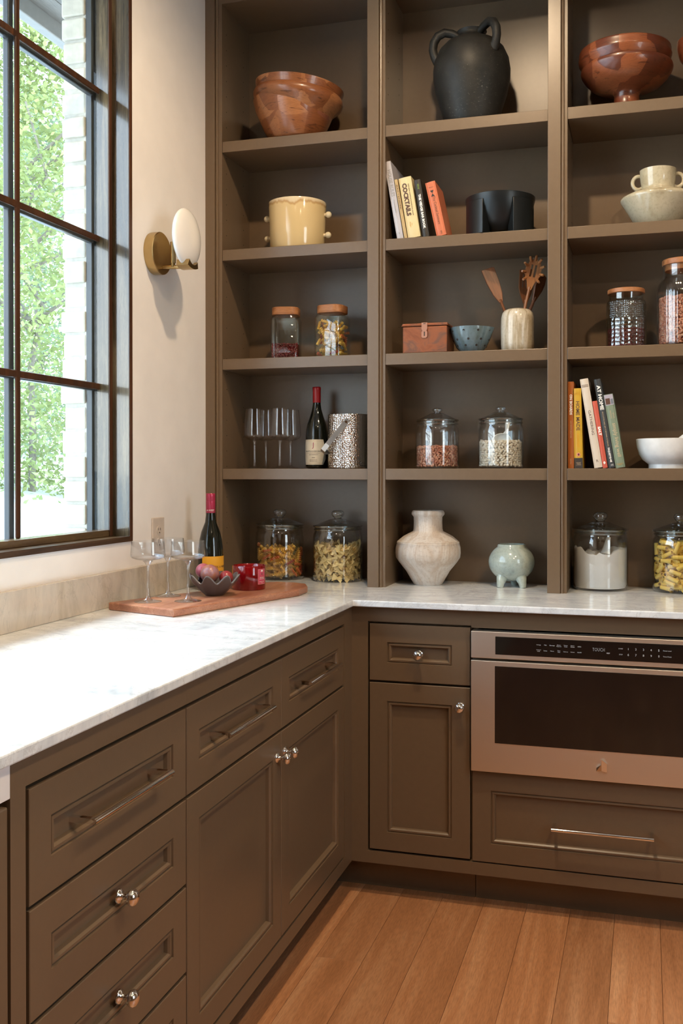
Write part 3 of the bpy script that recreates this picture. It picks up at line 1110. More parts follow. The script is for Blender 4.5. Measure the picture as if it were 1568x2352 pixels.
M['hammered'] = hammered()
M['strap'] = plain('satin_steel', (0.72, 0.71, 0.68, 1), 0.28, 1)
M['bottle'] = plain('dark_bottle_glass', (0.008, 0.010, 0.007, 1), 0.04, 0, 0.5)
M['foil_red'] = plain('red_foil', '#a8161c', 0.3, 0, 0.2)
M['foil_berry'] = plain('berry_foil', '#ab2f4f', 0.28, 0.2, 0.3)
M['label_cream'] = plain('label_paper_cream', '#dcd2bd', 0.6)
M['label_gold'] = plain('label_paper_orange', '#e8a92c', 0.5)
M['gold_line'] = plain('label_gold_line', '#a98a55', 0.5)
M['ink'] = plain('ink_black', (0.02, 0.02, 0.02, 1), 0.6)
M['ink_brown'] = plain('ink_brown', '#5a3f33', 0.6)
M['ink_red'] = plain('ink_red', '#a13a55', 0.6)
M['ink_grey'] = plain('ink_grey', '#8c8a86', 0.6)
M['ink_white'] = plain('ink_white', '#efece6', 0.6)
M['ink_orange'] = plain('ink_orange', '#d89a22', 0.6)
M['ink_green'] = plain('ink_green', '#8fb13a', 0.6)
M['ink_tan'] = plain('ink_tan', '#c9b18f', 0.6)
M['pages'] = plain('book_pages', '#cfc4ae', 0.8, 0, 0, 0.3, 0.12, 200)
M['wax'] = plain('red_wax', '#b01218', 0.5)


def red_glass():
    k = NT('red_candle_glass')
    k.color('#a80f18').set(0.05, 0, 0.5)
    k.b.inputs['Transmission Weight'].default_value = 0.6
    return k.m


M['redglass'] = red_glass()
M['label_pink'] = plain('candle_label_pink', '#c04a63', 0.5)


# ------------------------------------------------------------------ vessels and bowls
def shell(outer, t, floor_t=None):
    """closed profile of a vessel: outer (r,z) from the base centre to the rim, thickness t"""
    ft = floor_t if floor_t is not None else t
    inner = [(max(0.0005, r - t), z) for r, z in reversed(outer) if z > ft + 0.002]
    z_top = outer[-1][1]
    r_top = outer[-1][0]
    return [(0, outer[0][1])] + outer + [(r_top - t * 0.5, z_top + t * 0.25)] + inner + [(0, ft)]


# wooden bowls, left bay
b1 = MB().lathe(shell([(0.082, 0), (0.092, 0.006), (0.108, 0.035), (0.124, 0.070), (0.139, 0.105), (0.149, 0.140)], 0.012), 64).build('wooden_bowl', M['acacia_l'], None, True)
b1.location = (0.305, -0.172, SZ[0])
tag(b1, 'orange brown wooden bowl with dark grain standing on the top left shelf', 'bowl', 'stacked wooden bowls')
b2 = MB().lathe(shell([(0.060, 0), (0.085, 0.012), (0.112, 0.048), (0.134, 0.082), (0.150, 0.097), (0.158, 0.108), (0.160, 0.120), (0.156, 0.131), (0.151, 0.135), (0.155, 0.150), (0.157, 0.160)], 0.012), 64).build('wooden_bowl', M['acacia_l'], None, True)
b2.location = (0.302, -0.176, SZ[0] + 0.030)
b2.rotation_euler = (0, math.radians(7.5), math.radians(40))
b2.rotation_euler = (Matrix.Rotation(math.radians(7.5), 3, 'Y') @ Matrix.Rotation(math.radians(70), 3, 'Z')).to_euler()
tag(b2, 'tilted wooden bowl with stepped rim nested inside the top left bowl', 'bowl', 'stacked wooden bowls')

# cream pot with ball lugs
pt = thing('glazed_pot', 'cream glazed ceramic pot with four ball lugs on the left bay shelf', 'pot', (0.305, -0.150, SZ[1]))
MB().lathe(shell([(0.095, 0), (0.0975, 0.004), (0.100, 0.08), (0.1035, 0.166), (0.1025, 0.171)], 0.007), 64).build('body', M['cream'], pt, True, angle=50)
for sx in (-1, 1):
    for z in (0.053, 0.125):
        m = MB()
        xr = 0.0985 + 0.0035 * z / 0.16
        m.tube([(sx * (xr - 0.006), 0, z), (sx * (xr + 0.008), 0, z)], 0.0065, 12)
        m.ball((sx * (xr + 0.015), 0, z), 0.0115, 18, 12)
        m.build('lug', M['pale_glaze'], pt, True, angle=60)

# black urn
ur = thing('clay_urn', 'large scuffed black clay urn with loop handles on the middle top shelf', 'urn', (0.931, -0.150, SZ[0]))
up = [(0.084, 0), (0.090, 0.012), (0.104, 0.06), (0.120, 0.11), (0.1295, 0.16), (0.1305, 0.19), (0.125, 0.225), (0.110, 0.258), (0.088, 0.281), (0.064, 0.293), (0.053, 0.299), (0.047, 0.306), (0.046, 0.314), (0.051, 0.322)]
MB().lathe(shell(up, 0.008), 64).build('body', M['urn'], ur, True, angle=60)
for az in (190, 318, 62):
    a = math.radians(az)
    d = Vector((math.cos(a), math.sin(a), 0))
    pts = [(0.044, 0.308), (0.066, 0.320), (0.092, 0.325), (0.115, 0.314), (0.128, 0.292), (0.131, 0.268), (0.126, 0.246), (0.114, 0.226)]
    MB().tube([d * r + Vector((0, 0, z)) for r, z in pts], [0.013, 0.014, 0.0145, 0.015, 0.015, 0.0145, 0.0145, 0.017], 12).build('handle', M['urn'], ur, True)

# black pot on slab legs
bp = thing('footed_pot', 'black ceramic pot with broad slab legs beside the orange book', 'pot', (1.028, -0.150, SZ[1]))
MB().lathe(shell([(0.050, 0.012), (0.064, 0.018), (0.083, 0.040), (0.098, 0.066), (0.110, 0.098), (0.1155, 0.120), (0.1165, 0.131)], 0.007, 0.02), 56).build('body', M['blackglaze'], bp, True, angle=50)
for az in (226, 322, 46, 136):
    v, f = [], []
    N = 10
    for i in range(N + 1):
        a = math.radians(az - 23 + 46 * i / N)
        for (r, z) in ((0.117, 0.0), (0.1172, 0.112), (0.105, 0.112), (0.078, 0.05), (0.066, 0.0)):
            v.append((r * math.cos(a), r * math.sin(a), z))
    for i in range(N):
        for k in range(5):
            k2 = (k + 1) % 5
            f.append((i * 5 + k, i * 5 + 5 + k, i * 5 + 5 + k2, i * 5 + k2))
    f += [(0, 1, 2, 3, 4), tuple(N * 5 + k for k in (4, 3, 2, 1, 0))]
    m = MB()
    m.add(v, f)
    m.build('leg', M['blackglaze'], bp, True, bevel=0.0015, angle=40)

# copper box
cb = thing('copper_box', 'aged copper box with a pierced hasp beside the blue bowl', 'box', (0.783, -0.150, SZ[2]))
MB().box(-0.077, 0.077, -0.066, 0.066, 0, 0.095).build('body', M['copper'], cb, bevel=0.006)
MB().box(-0.0785, 0.0785, -0.0675, 0.0675, 0.0955, 0.1035).build('lid', M['copper'], cb, bevel=0.003)
MB().tube([(-0.0785, -0.0675, 0.096), (0.0785, -0.0675, 0.096), (0.0785, 0.0675, 0.096), (-0.0785, 0.0675, 0.096), (-0.0785, -0.0675, 0.096)], 0.0016, 8).build('rim_wire', M['copper'], cb, True)
hp = MB().prism([(-0.010, 0), (0.010, 0), (0.010, -0.022), (0.007, -0.027), (0.010, -0.032), (0.010, -0.048), (0.006, -0.052), (-0.006, -0.052), (-0.010, -0.048), (-0.010, -0.032), (-0.007, -0.027), (-0.010, -0.022)], 0, 0.0022,
              Matrix.Translation((0, -0.0682, 0.1045)) @ Matrix.Rotation(PI / 2, 4, 'X')).build('hasp', M['copper_pale'], cb, bevel=0.0005)
m = MB()
m.box(-0.0016, 0.0016, -0.0712, -0.0703, 0.059, 0.074).box(-0.004, 0.004, -0.0712, -0.0703, 0.0995, 0.1015)
m.build('slot', M['gap'], hp)

# blue pierced bowl
bb = thing('pierced_bowl', 'blue grey glazed bowl with pierced holes beside the copper box', 'bowl', (0.931, -0.150, SZ[2]))
BP = [(0.030, 0), (0.034, 0.003), (0.050, 0.022), (0.062, 0.046), (0.069, 0.068), (0.0735, 0.088)]
MB().lathe(shell(BP, 0.0045), 56, None, lambda a, z: 1 + 0.018 * max(0, z - 0.05) / 0.04 * math.cos(3 * a) + (0.06 * max(0, z - 0.06) / 0.03 * max(0, math.cos(a)) ** 24)).build('body', M['blueglaze'], bb, True, angle=60)


def r_at(prof, z):
    for (r0, z0), (r1, z1) in zip(prof, prof[1:]):
        if z0 <= z <= z1:
            return r0 + (r1 - r0) * (z - z0) / max(1e-6, z1 - z0)
    return prof[-1][0]


for zz, off in ((0.074, 0), (0.046, 4), (0.026, 0)):
    for k in range(9):
        a = math.radians(40 * k + off * 3 + 18)
        r = r_at(BP, zz)
        n = Vector((math.cos(a), math.sin(a), -0.45)).normalized()
        Mx = Matrix.Translation((r * math.cos(a) + n.x * 0.0003, r * math.sin(a) + n.y * 0.0003, zz)) @ n.to_track_quat('Z', 'Y').to_matrix().to_4x4()
        h = MB()
        h.lathe([(0.0028, 0.0003), (0.0038, 0.0006), (0.0040, -0.0006)], 12, Mx)
        h.lathe([(0, 0.0002), (0.0028, 0.0003)], 12, Mx)
        h.build('hole', M['gap'], bb)

# marble crock and its tools
ck = MB().lathe(shell([(0.050, 0), (0.0535, 0.003), (0.055, 0.03), (0.0555, 0.09), (0.0545, 0.118), (0.051, 0.133), (0.044, 0.142), (0.040, 0.1435)], 0.012), 56).build('utensil_crock', M['marble'], None, True, angle=60)
ck.location = (1.086, -0.145, SZ[2])
tag(ck, 'banded cream marble crock holding four wooden tools', 'crock')


def tool(name, label, bottom, top, build_head, mat, roll=0.0, hr=0.0055):
    b, t = Vector(bottom), Vector(top)
    zax = (t - b).normalized()
    xa = Vector((math.cos(roll), math.sin(roll), 0))
    xa = (xa - zax * xa.dot(zax)).normalized()
    ya = zax.cross(xa)
    R = Matrix((xa, ya, zax)).transposed()
    o = thing(name, label, 'kitchen tool', bottom, 0, 'wooden tools in the crock', rot=R.to_euler())
    L = (t - b).length
    build_head(o, L, mat, hr)
    return o


def slab(outline, th, bend=0.0, holes=()):
    """flat tool head in the xz plane; holes are rects (x0,x1,z0,z1)"""
    m = MB()
    m.prism(outline, -th / 2, th / 2, Matrix.Rotation(PI / 2, 4, 'X'))
    return m


def head_spatula(o, L, mat, hr):
    MB().tube([(0, 0, 0), (0, 0, L - 0.115)], [hr * 0.9, hr * 1.1], 10, flat=0.8).build('handle', mat, o, True)
    out = [(-0.006, L - 0.125), (0.006, L - 0.125), (0.016, L - 0.095), (0.021, L - 0.06), (0.023, L - 0.003), (0.015, L), (-0.023, L + 0.0), (-0.022, L - 0.05), (-0.016, L - 0.095)]
    slab(out, 0.006).build('blade', mat, o, bevel=0.0015)


def head_turner(o, L, mat, hr):
    MB().tube([(0, 0, 0), (0, 0, L - 0.105)], [hr * 0.9, hr * 1.1], 10, flat=0.8).build('handle', mat, o, True)
    z0, z1 = L - 0.118, L
    m = MB()
    th = 0.0028
    # blade with three slots: solid strips between them
    zs0, zs1 = L - 0.065, L - 0.018
    def pl(poly):
        m.prism(poly, -th, th, Matrix.Rotation(PI / 2, 4, 'X'))
    pl([(-0.006, z0), (0.006, z0), (0.020, L - 0.085), (0.025, zs0), (-0.025, zs0), (-0.020, L - 0.085)])
    pl([(-0.025, zs1), (0.026, zs1), (0.027, L + 0.003), (-0.026, L - 0.006)])
    for (a, b) in ((-0.025, -0.0145), (-0.0105, -0.003), (0.001, 0.0085), (0.0125, 0.0255)):
        pl([(a, zs0), (b, zs0), (b, zs1), (a, zs1)])
    m.build('slotted_blade', mat, o)


def head_fork(o, L, mat, hr):
    MB().tube([(0, 0, 0), (0, 0, L - 0.095)], [hr * 0.9, hr * 1.2], 10, flat=0.8).build('handle', mat, o, True)
    cz = L - 0.043
    rx, rz = 0.026, 0.040
    m = MB()
    m.prism([(-0.006, L - 0.105), (0.006, L - 0.105), (0.017, cz - rz * 0.62), (-0.017, cz - rz * 0.62)], -0.004, 0.004, Matrix.Rotation(PI / 2, 4, 'X'))
    # oval dish with two slots, built from rings of small quads
    NXQ, NZQ = 16, 22
    vv, ff, idx = [], [], {}
    def inside(x, z):
        if (x / rx) ** 2 + (z / rz) ** 2 > 1.0:
            return False
        for s in (-0.0075, 0.0075):
            if abs(x - s) < 0.0028 and abs(z - 0.002) < 0.020:
                return False
        return True
    cw, chh = 2 * rx / NXQ, 2 * rz / NZQ
    for i in range(NXQ):
        for j in range(NZQ):
            x_, z_ = -rx + (i + .5) * cw, -rz + (j + .5) * chh
            if inside(x_, z_):
                d = 0.008 * (1 - (x_ / rx) ** 2 - (z_ / rz) ** 2)
                m.box(x_ - cw / 2, x_ + cw / 2, d - 0.004, d + 0.002, cz + z_ - chh / 2, cz + z_ + chh / 2)
    dish = m.build('dish', mat, o)
    for k in range(9):
        a = math.radians(-42 + 264 * k / 8)
        p = Vector((rx * 0.93 * math.cos(a), 0, cz + rz * 0.93 * math.sin(a)))
        d = Vector((math.cos(a) * 0.7, -1.0, math.sin(a) * 0.8)).normalized()
        MB().tube([p, p + d * 0.010, p + d * 0.021], [0.0048, 0.0046, 0.0036], 8).build('tooth', mat, o, True)


def head_spoon(o, L, mat, hr):
    MB().tube([(0, 0, 0), (0, 0, L - 0.085)], [hr * 0.9, hr * 1.1], 10, flat=0.8).build('handle', mat, o, True)
    out = [(-0.006, L - 0.10), (0.006, L - 0.10), (0.019, L - 0.055), (0.021, L - 0.03), (0.015, L - 0.006), (0, L), (-0.015, L - 0.006), (-0.021, L - 0.03), (-0.019, L - 0.055)]
    slab(out, 0.007).build('blade', mat, o, bevel=0.002)


cz0 = SZ[2] + 0.016
tool('wooden_spatula', 'brown wooden spatula leaning left out of the marble crock', (1.094, -0.145, cz0), (0.985, -0.150, SZ[2] + 0.288), head_spatula, M['spoonwood'], 0.35)
tool('slotted_turner', 'dark wooden slotted turner standing behind the spaghetti fork', (1.100, -0.120, cz0), (1.112, -0.105, SZ[2] + 0.288), head_turner, M['spoonwood'], 0.55)
tool('spaghetti_fork', 'wooden spaghetti fork with short teeth, frontmost in the marble crock', (1.082, -0.160, cz0), (1.150, -0.172, SZ[2] + 0.308), head_fork, M['spoonpale'], 0.15)
tool('wooden_spoon', 'wooden spoon half hidden behind the spaghetti fork and the upright', (1.078, -0.142, cz0), (1.168, -0.095, SZ[2] + 0.270), head_spoon, M['spoonwood'], 0.9)

# vase on the worktop
vs = MB().lathe(shell([(0.048, 0), (0.0505, 0.003), (0.076, 0.047), (0.100, 0.077), (0.1115, 0.094), (0.1135, 0.110), (0.1125, 0.128), (0.1085, 0.143), (0.1092, 0.145), (0.1075, 0.1475), (0.1080, 0.149), (0.1050, 0.151), (0.086, 0.167), (0.066, 0.178), (0.0535, 0.184), (0.0515, 0.187), (0.0520, 0.189), (0.0505, 0.192), (0.0495, 0.215), (0.0500, 0.234), (0.0530, 0.238), (0.0570, 0.243), (0.0570, 0.249), (0.0540, 0.255)], 0.006), 64).build('clay_vase', M['limewash'], None, True, angle=50)
vs.location = (0.775, -0.122, ZC)
tag(vs, 'wide cream limewashed clay vase with a straight neck on the worktop', 'vase')

# celadon planter on three feet
pl_ = thing('footed_planter', 'pale blue green crackled round planter on three feet beside the vase', 'planter', (1.062, -0.105, ZC))
pp = [(0.012, 0.022)] + [(0.0785 * math.cos(a), 0.083 + 0.066 * math.sin(a)) for a in [math.radians(d) for d in range(-75, 60, 9)]] + [(0.0475, 0.1435)]
MB().lathe(shell(pp, 0.005, 0.027), 56, None, lambda a, z: 1 + (0.025 * math.sin(3 * a) + 0.02 * math.sin(7 * a)) * max(0, z - 0.125) / 0.02).build('body', M['celadon'], pl_, True, angle=60)
for az in (236, 318, 88):
    a = math.radians(az)
    d = Vector((math.cos(a), math.sin(a), 0))
    MB().tube([d * 0.040 + Vector((0, 0, 0.046)), d * 0.050 + Vector((0, 0, 0.030)), d * 0.056 + Vector((0, 0, 0.014)), d * 0.058 + Vector((0, 0, 0.0))], [0.021, 0.0185, 0.0135, 0.0105], 16).build('foot', M['celadon'], pl_, True, angle=50)

# wooden bowls, right bay
pb = MB().lathe(shell([(0.046, 0), (0.047, 0.006), (0.041, 0.020), (0.039, 0.054), (0.046, 0.066), (0.082, 0.074), (0.112, 0.088), (0.132, 0.108), (0.143, 0.125), (0.1455, 0.134), (0.144, 0.141)], 0.010, 0.078), 64).build('pedestal_bowl', M['acacia_r'], None, True, angle=50)
pb.location = (1.438, -0.150, SZ[0])
tag(pb, 'red brown wooden bowl on a turned foot, top right shelf', 'bowl', 'stacked wooden bowls')
pc = MB().lathe(shell([(0.050, 0), (0.090, 0.012), (0.118, 0.040), (0.134, 0.066), (0.1450, 0.084), (0.1475, 0.094), (0.1440, 0.101), (0.1455, 0.112), (0.1440, 0.117)], 0.010), 64).build('wooden_bowl', M['acacia_r'], None, True, angle=50)
pc.location = (1.432, -0.150, SZ[0] + 0.080)
tag(pc, 'red brown wooden bowl nested inside the footed bowl, top right shelf', 'bowl', 'stacked wooden bowls')
pd = MB().lathe(shell([(0.046, 0), (0.047, 0.005), (0.020, 0.02), (0.016, 0.07), (0.024, 0.10), (0.060, 0.125), (0.082, 0.155), (0.090, 0.185), (0.089, 0.205)], 0.009, 0.115), 48).build('footed_bowl', M['acacia_r'], None, True, angle=50)
pd.location = (1.682, -0.150, SZ[0])
tag(pd, 'dark red wooden bowl cut by the right picture edge, top shelf', 'bowl')

# two-handled vessel
vv_ = thing('handled_vessel', 'grey cream glazed vessel with a cup shaped neck and ring handles', 'vase', (1.536, -0.150, SZ[1]))
MB().lathe(shell([(0.062, 0), (0.066, 0.003), (0.092, 0.048), (0.1155, 0.086), (0.1175, 0.092), (0.1155, 0.097), (0.095, 0.108), (0.066, 0.120), (0.052, 0.126), (0.0515, 0.131), (0.0545, 0.150), (0.0565, 0.172), (0.0575, 0.186)], 0.006), 64).build('body', M['vessel'], vv_, True, angle=50)
for sx in (-1, 1):
    pts = []
    for k in range(13):
        a = math.radians(125 - 250 * k / 12)
        pts.append((sx * (0.0600 + 0.019 * math.cos(a)), 0, 0.151 + 0.0215 * math.sin(a)))
    MB().tube(pts, 0.0062, 12).build('handle', M['vessel'], vv_, True)

# white bowl with pestle
wb = MB().lathe(shell([(0.058, 0), (0.0575, 0.013), (0.062, 0.017), (0.076, 0.028), (0.087, 0.046), (0.0935, 0.068), (0.0965, 0.094)], 0.006, 0.02), 64).build('mixing_bowl', M['whiteware'], None, True, angle=50)
wb.location = (1.566, -0.150, SZ[3])
tag(wb, 'white stoneware bowl with a low foot ring beside the row of books', 'bowl')
pe = MB().tube([(1.555, -0.135, SZ[3] + 0.034), (1.600, -0.145, SZ[3] + 0.075), (1.655, -0.155, SZ[3] + 0.125)], [0.022, 0.018, 0.013], 18).build('pestle', M['whiteware'], None, True)
tag(pe, 'white pestle leaning in the white bowl at the right edge', 'pestle')
# ------------------------------------------------------------------ storage jars
def grain_mat(name, cols, rough=0.45, coat=0.0):
    k = NT(name)
    g_ = k.n('ShaderNodeNewGeometry')
    c = k.ramp(g_.outputs['Random Per Island'], [(i / (len(cols) - 1), c_) for i, c_ in enumerate(cols)])
    k.color(c).set(rough, 0, coat)
    return k.m


M['bean_red'] = grain_mat('pinto_beans_red', ['#6e3026', '#8a4231', '#a35a42', '#7a3a2c', '#b9785c'], 0.3)
M['bean_pink'] = grain_mat('pinto_beans_pink', ['#a5644c', '#b97a60', '#c98f72', '#9a5c48', '#d6ac90'], 0.35)
M['bean_white'] = grain_mat('white_beans', ['#cfc3ac', '#ddd3c0', '#e6dfcf', '#d3c7b0'], 0.35)
M['bean_dark'] = grain_mat('kidney_beans', ['#4d0f16', '#681822', '#7a2430', '#591420'], 0.25)
M['pasta_y'] = plain('pasta_yellow', '#e8bd58', 0.5)
M['pasta_o'] = plain('pasta_orange', '#d67a40', 0.5)
M['pasta_r'] = plain('pasta_red', '#b04a2a', 0.5)
M['pasta_g'] = plain('pasta_green', '#5f5a35', 0.55)
M['pasta_bow'] = plain('pasta_bow', '#f0d898', 0.5)
M['pasta_tube'] = plain('pasta_tube', '#e6c258', 0.5)
M['flour'] = plain('flour', (0.80, 0.79, 0.77, 1), 0.9, 0, 0, 0.2, 0.02, 20)


def bean_fill(name, label, cx, cy_, z0, R, h, m, ln, wd, seed, square=False, top_wob=0.004):
    """a heap of small beans against the wall of a jar: far too many to count"""
    r = random.Random(seed)
    b = MB()
    if square:
        s = R - wd * 1.3
        b.box(-s, s, -s, s, 0, h - wd * 1.2)
    else:
        b.lathe([(0, 0), (R - wd * 1.3, 0), (R - wd * 1.3, h - wd * 1.2), (0, h - wd * 1.2)], 24)

    def put(p, nrm):
        t = nrm.orthogonal().normalized()
        M4 = (Matrix((t, nrm.cross(t), nrm)).transposed() @ Matrix.Rotation(r.uniform(0, PI), 3, 'Z') @ Matrix.Rotation(r.uniform(-.35, .35), 3, 'Y')).to_4x4()
        k = r.uniform(0.85, 1.12)
        b.ball((0, 0, 0), 1, 8, 5, (ln * k / 2, wd * k / 2, wd * k * 0.45), Matrix.Translation(p) @ M4)
    nz = int(h / (wd * 0.80))
    for iz in range(nz):
        z = wd * 0.5 + iz * wd * 0.80
        per = 8 * R if square else 2 * PI * R
        n = int(per / (ln * 0.78))
        for k in range(n):
            u = (k + 0.5 * (iz % 2) + r.uniform(-.25, .25)) / n
            zz = z + r.uniform(-.2, .2) * wd
            if zz > h:
                continue
            if square:
                e = (u % 1) * 4
                side, q = int(e), (e - int(e)) * 2 - 1
                q *= R - wd * 0.5
                rr = R - wd * 0.5
                p, nn = [((q, -rr), (0, -1)), ((rr, q), (1, 0)), ((-q, rr), (0, 1)), ((-rr, -q), (-1, 0))][side]
            else:
                a = 2 * PI * u
                rr = R - wd * 0.5
                p, nn = (rr * math.cos(a), rr * math.sin(a)), (math.cos(a), math.sin(a))
            put(Vector((p[0], p[1], zz)), Vector((nn[0], nn[1], 0)))
    n = int((R / (ln * 0.42)) ** 2 * 0.9)
    for k in range(n):
        a, q = r.uniform(0, 2 * PI), math.sqrt(r.random()) * (R - wd * 0.6)
        put(Vector((q * math.cos(a), q * math.sin(a), h - wd * 0.5 + r.uniform(-1, 1) * top_wob)), Vector((r.uniform(-.4, .4), r.uniform(-.4, .4), 1)).normalized())
    o = b.build(name, m, None, True, angle=80)
    o.location = (cx, cy_, z0)
    return tag(o, label, 'beans', kind='stuff')


def heritage_jar(loc, R, H, label, lidr, kr, group='glass jars with knobbed glass lids'):
    """cylindrical clear jar with a domed glass lid and a round knob"""
    t = thing('glass_jar', label, 'jar', loc, 0, group)
    hb = H * 0.69
    out = [(R * 0.90, 0), (R * 0.965, 0.003), (R, 0.012), (R, hb - 0.02), (R * 0.985, hb - 0.008), (R * 0.945, hb), (R * 0.925, hb + 0.006), (R * 0.94, hb + 0.012), (R * 0.94, hb + 0.018)]
    MB().lathe(shell(out, 0.0032, 0.007), 64).build('body', M['gl'], t, True, angle=50)
    lz = hb + 0.019
    ld = [(0, lz - 0.012), (lidr * 0.80, lz - 0.012), (lidr * 0.82, lz - 0.001), (lidr * 0.98, lz), (lidr, lz + 0.003), (lidr * 0.985, lz + 0.006), (lidr * 0.86, lz + 0.0085), (lidr * 0.62, lz + 0.0165), (lidr * 0.42, lz + 0.023), (lidr * 0.36, lz + 0.026), (lidr * 0.22, lz + 0.029), (0, lz + 0.029)]
    MB().lathe(ld, 56).build('lid', M['gl_lid'], t, True, angle=40)
    def ring(rad, zz, tr):
        return [(rad * math.cos(2 * PI * k / 48), rad * math.sin(2 * PI * k / 48), zz) for k in range(49)], tr
    for nm, (pts, tr) in (('lid_rim', ring(lidr * 0.985, lz + 0.003, 0.0030)), ('neck_ring', ring(R * 0.945, hb + 0.010, 0.0024))):
        MB().tube(pts, tr, 8, caps=False).build(nm, M['gl_rim'], t, True)
    zk = lz + 0.029
    top = H
    kk = [(0, zk), (kr * 0.62, zk), (kr * 0.55, zk + 0.003), (kr * 0.8, zk + (top - zk) * 0.25), (kr, zk + (top - zk) * 0.5), (kr * 0.97, zk + (top - zk) * 0.75), (kr * 0.75, zk + (top - zk) * 0.95), (kr * 0.5, top), (0, top)]
    MB().lathe(kk, 32).build('knob', M['gl_knob'], t, True, angle=60)
    return t


JZ = ZC + 0.0003
heritage_jar((0.216, -0.0935, JZ), 0.0885, 0.254, 'glass lidded jar of mixed colour spiral pasta behind the red candle', 0.087, 0.024)
heritage_jar((0.4385, -0.096, JZ), 0.0895, 0.252, 'glass lidded jar of bow tie pasta in the left bay', 0.088, 0.0235)
heritage_jar((1.356, -0.100, JZ), 0.0895, 0.256, 'glass lidded jar half full of white flour', 0.090, 0.024)
heritage_jar((1.612, -0.100, JZ), 0.0900, 0.256, 'glass lidded jar of tube pasta at the right edge', 0.090, 0.024)
heritage_jar((0.815, -0.160, SZ[3] + 0.0003), 0.0745, 0.206, 'glass lidded jar of reddish beans beside the scoop jar', 0.072, 0.0172)
heritage_jar((1.032, -0.160, SZ[3] + 0.0003), 0.0755, 0.207, 'glass lidded jar of white beans with a scoop inside', 0.073, 0.0172)
bean_fill('beans', 'reddish speckled beans filling the bottom of the left bean jar', 0.815, -0.160, SZ[3] + 0.0075, 0.0708, 0.070, M['bean_pink'], 0.0125, 0.0082, 21)
bean_fill('beans', 'white beans around the scoop in the right bean jar', 1.032, -0.160, SZ[3] + 0.0075, 0.0718, 0.086, M['bean_white'], 0.0140, 0.0092, 22)

scp = MB()
Msc = Matrix.Translation((1.040, -0.185, SZ[3] + 0.094)) @ Matrix.Rotation(math.radians(12), 4, 'Y')
hemi = [(0, -0.030)] + [(0.030 * math.sin(a), -0.030 * math.cos(a)) for a in [PI * k / 16 for k in range(1, 9)]] + [(0.0285, 0.0)] + [(0.0285 * math.sin(a), -0.0285 * math.cos(a)) for a in [PI * k / 16 for k in range(7, 0, -1)]] + [(0, -0.0285)]
scp.lathe(hemi, 28, Msc @ Matrix.Rotation(math.radians(62), 4, 'X') @ Matrix.Diagonal((1.05, 0.9, 0.75, 1)))
scp.tube([Msc @ Vector((0.004, 0.012, 0.022)), Msc @ Vector((0.006, 0.020, 0.034)), Msc @ Vector((0.002, 0.032, 0.062))], [0.010, 0.0065, 0.0105], 12, flat=0.5)
tag(scp.build('scoop', M['whiteware'], None, True, angle=60), 'white scoop half buried in the jar of white beans', 'scoop')

# flour with a dug out surface
v, f = [], []
NR, NAZ = 14, 56
for i in range(NR + 1):
    for k in range(NAZ):
        a = 2 * PI * k / NAZ
        rr = 0.0855 * i / NR
        xx_, yy_ = rr * math.cos(a), rr * math.sin(a)
        ax = xx_ * 0.96 + yy_ * 0.28            # across the view
        hgt = 0.120 + 0.010 * (ax > 0.0) - 0.016 * math.exp(-((ax - 0.012) / 0.018) ** 2) - 0.020 * (abs(ax + 0.045) < 0.02) * 0.4 + 0.014 * math.exp(-((ax + 0.072) / 0.014) ** 2)
        hgt += 0.0022 * math.sin(90 * xx_) * math.sin(120 * yy_ + 1) + 0.0015 * math.sin(300 * xx_ + 2)
        hgt -= 0.022 * math.exp(-((ax - 0.0) ** 2 + (yy_ + 0.01) ** 2) / 0.0016)
        v.append((xx_, yy_, hgt))
for i in range(NR):
    for k in range(NAZ):
        k2 = (k + 1) % NAZ
        f.append((i * NAZ + k, (i + 1) * NAZ + k, (i + 1) * NAZ + k2, i * NAZ + k2))
base = NR * NAZ
n0 = len(v)
for rr, zz in ((0.0858, 0.09), (0.0858, 0.012), (0.080, 0.0005)):
    for k in range(NAZ):
        a = 2 * PI * k / NAZ
        v.append((rr * math.cos(a), rr * math.sin(a), zz))
for j in range(3):
    s0 = base if j == 0 else n0 + (j - 1) * NAZ
    s1 = n0 + j * NAZ
    for k in range(NAZ):
        k2 = (k + 1) % NAZ
        f.append((s0 + k, s1 + k, s1 + k2, s0 + k2))
f.append(tuple(n0 + 2 * NAZ + k for k in range(NAZ)))
m = MB()
m.add(v, f)
fl = m.build('flour', M['flour'], None, True, angle=60)
fl.location = (1.356, -0.100, JZ + 0.0072)
tag(fl, 'white flour with a dug out top filling half the jar', 'flour', kind='stuff')
sc2 = MB().tube([(1.372, -0.112, JZ + 0.118), (1.377, -0.104, JZ + 0.145), (1.382, -0.096, JZ + 0.172)], [0.019, 0.012, 0.008], 12, flat=0.45).build('scoop', M['whiteware'], None, True)
tag(sc2, 'white scoop handle standing in the flour', 'scoop')


# pasta shapes
def fusilli_mesh(m, L=0.036, R=0.0062):
    v, f = [], []
    n, seg = 6, 14
    for i in range(seg + 1):
        x_ = -L / 2 + L * i / seg
        tw = 2 * PI * 1.7 * i / seg / 1.0
        for k in range(n):
            rr = R if k % 2 == 0 else R * 0.30
            a = tw + 2 * PI * k / n
            v.append((x_, rr * math.cos(a), rr * math.sin(a)))
    for i in range(seg):
        for k in range(n):
            k2 = (k + 1) % n
            f.append((i * n + k, i * n + k2, (i + 1) * n + k2, (i + 1) * n + k))
    f += [tuple(range(n - 1, -1, -1)), tuple(seg * n + k for k in range(n))]
    b = MB()
    b.add(v, f)
    return b.mesh('spiral_pasta', m)


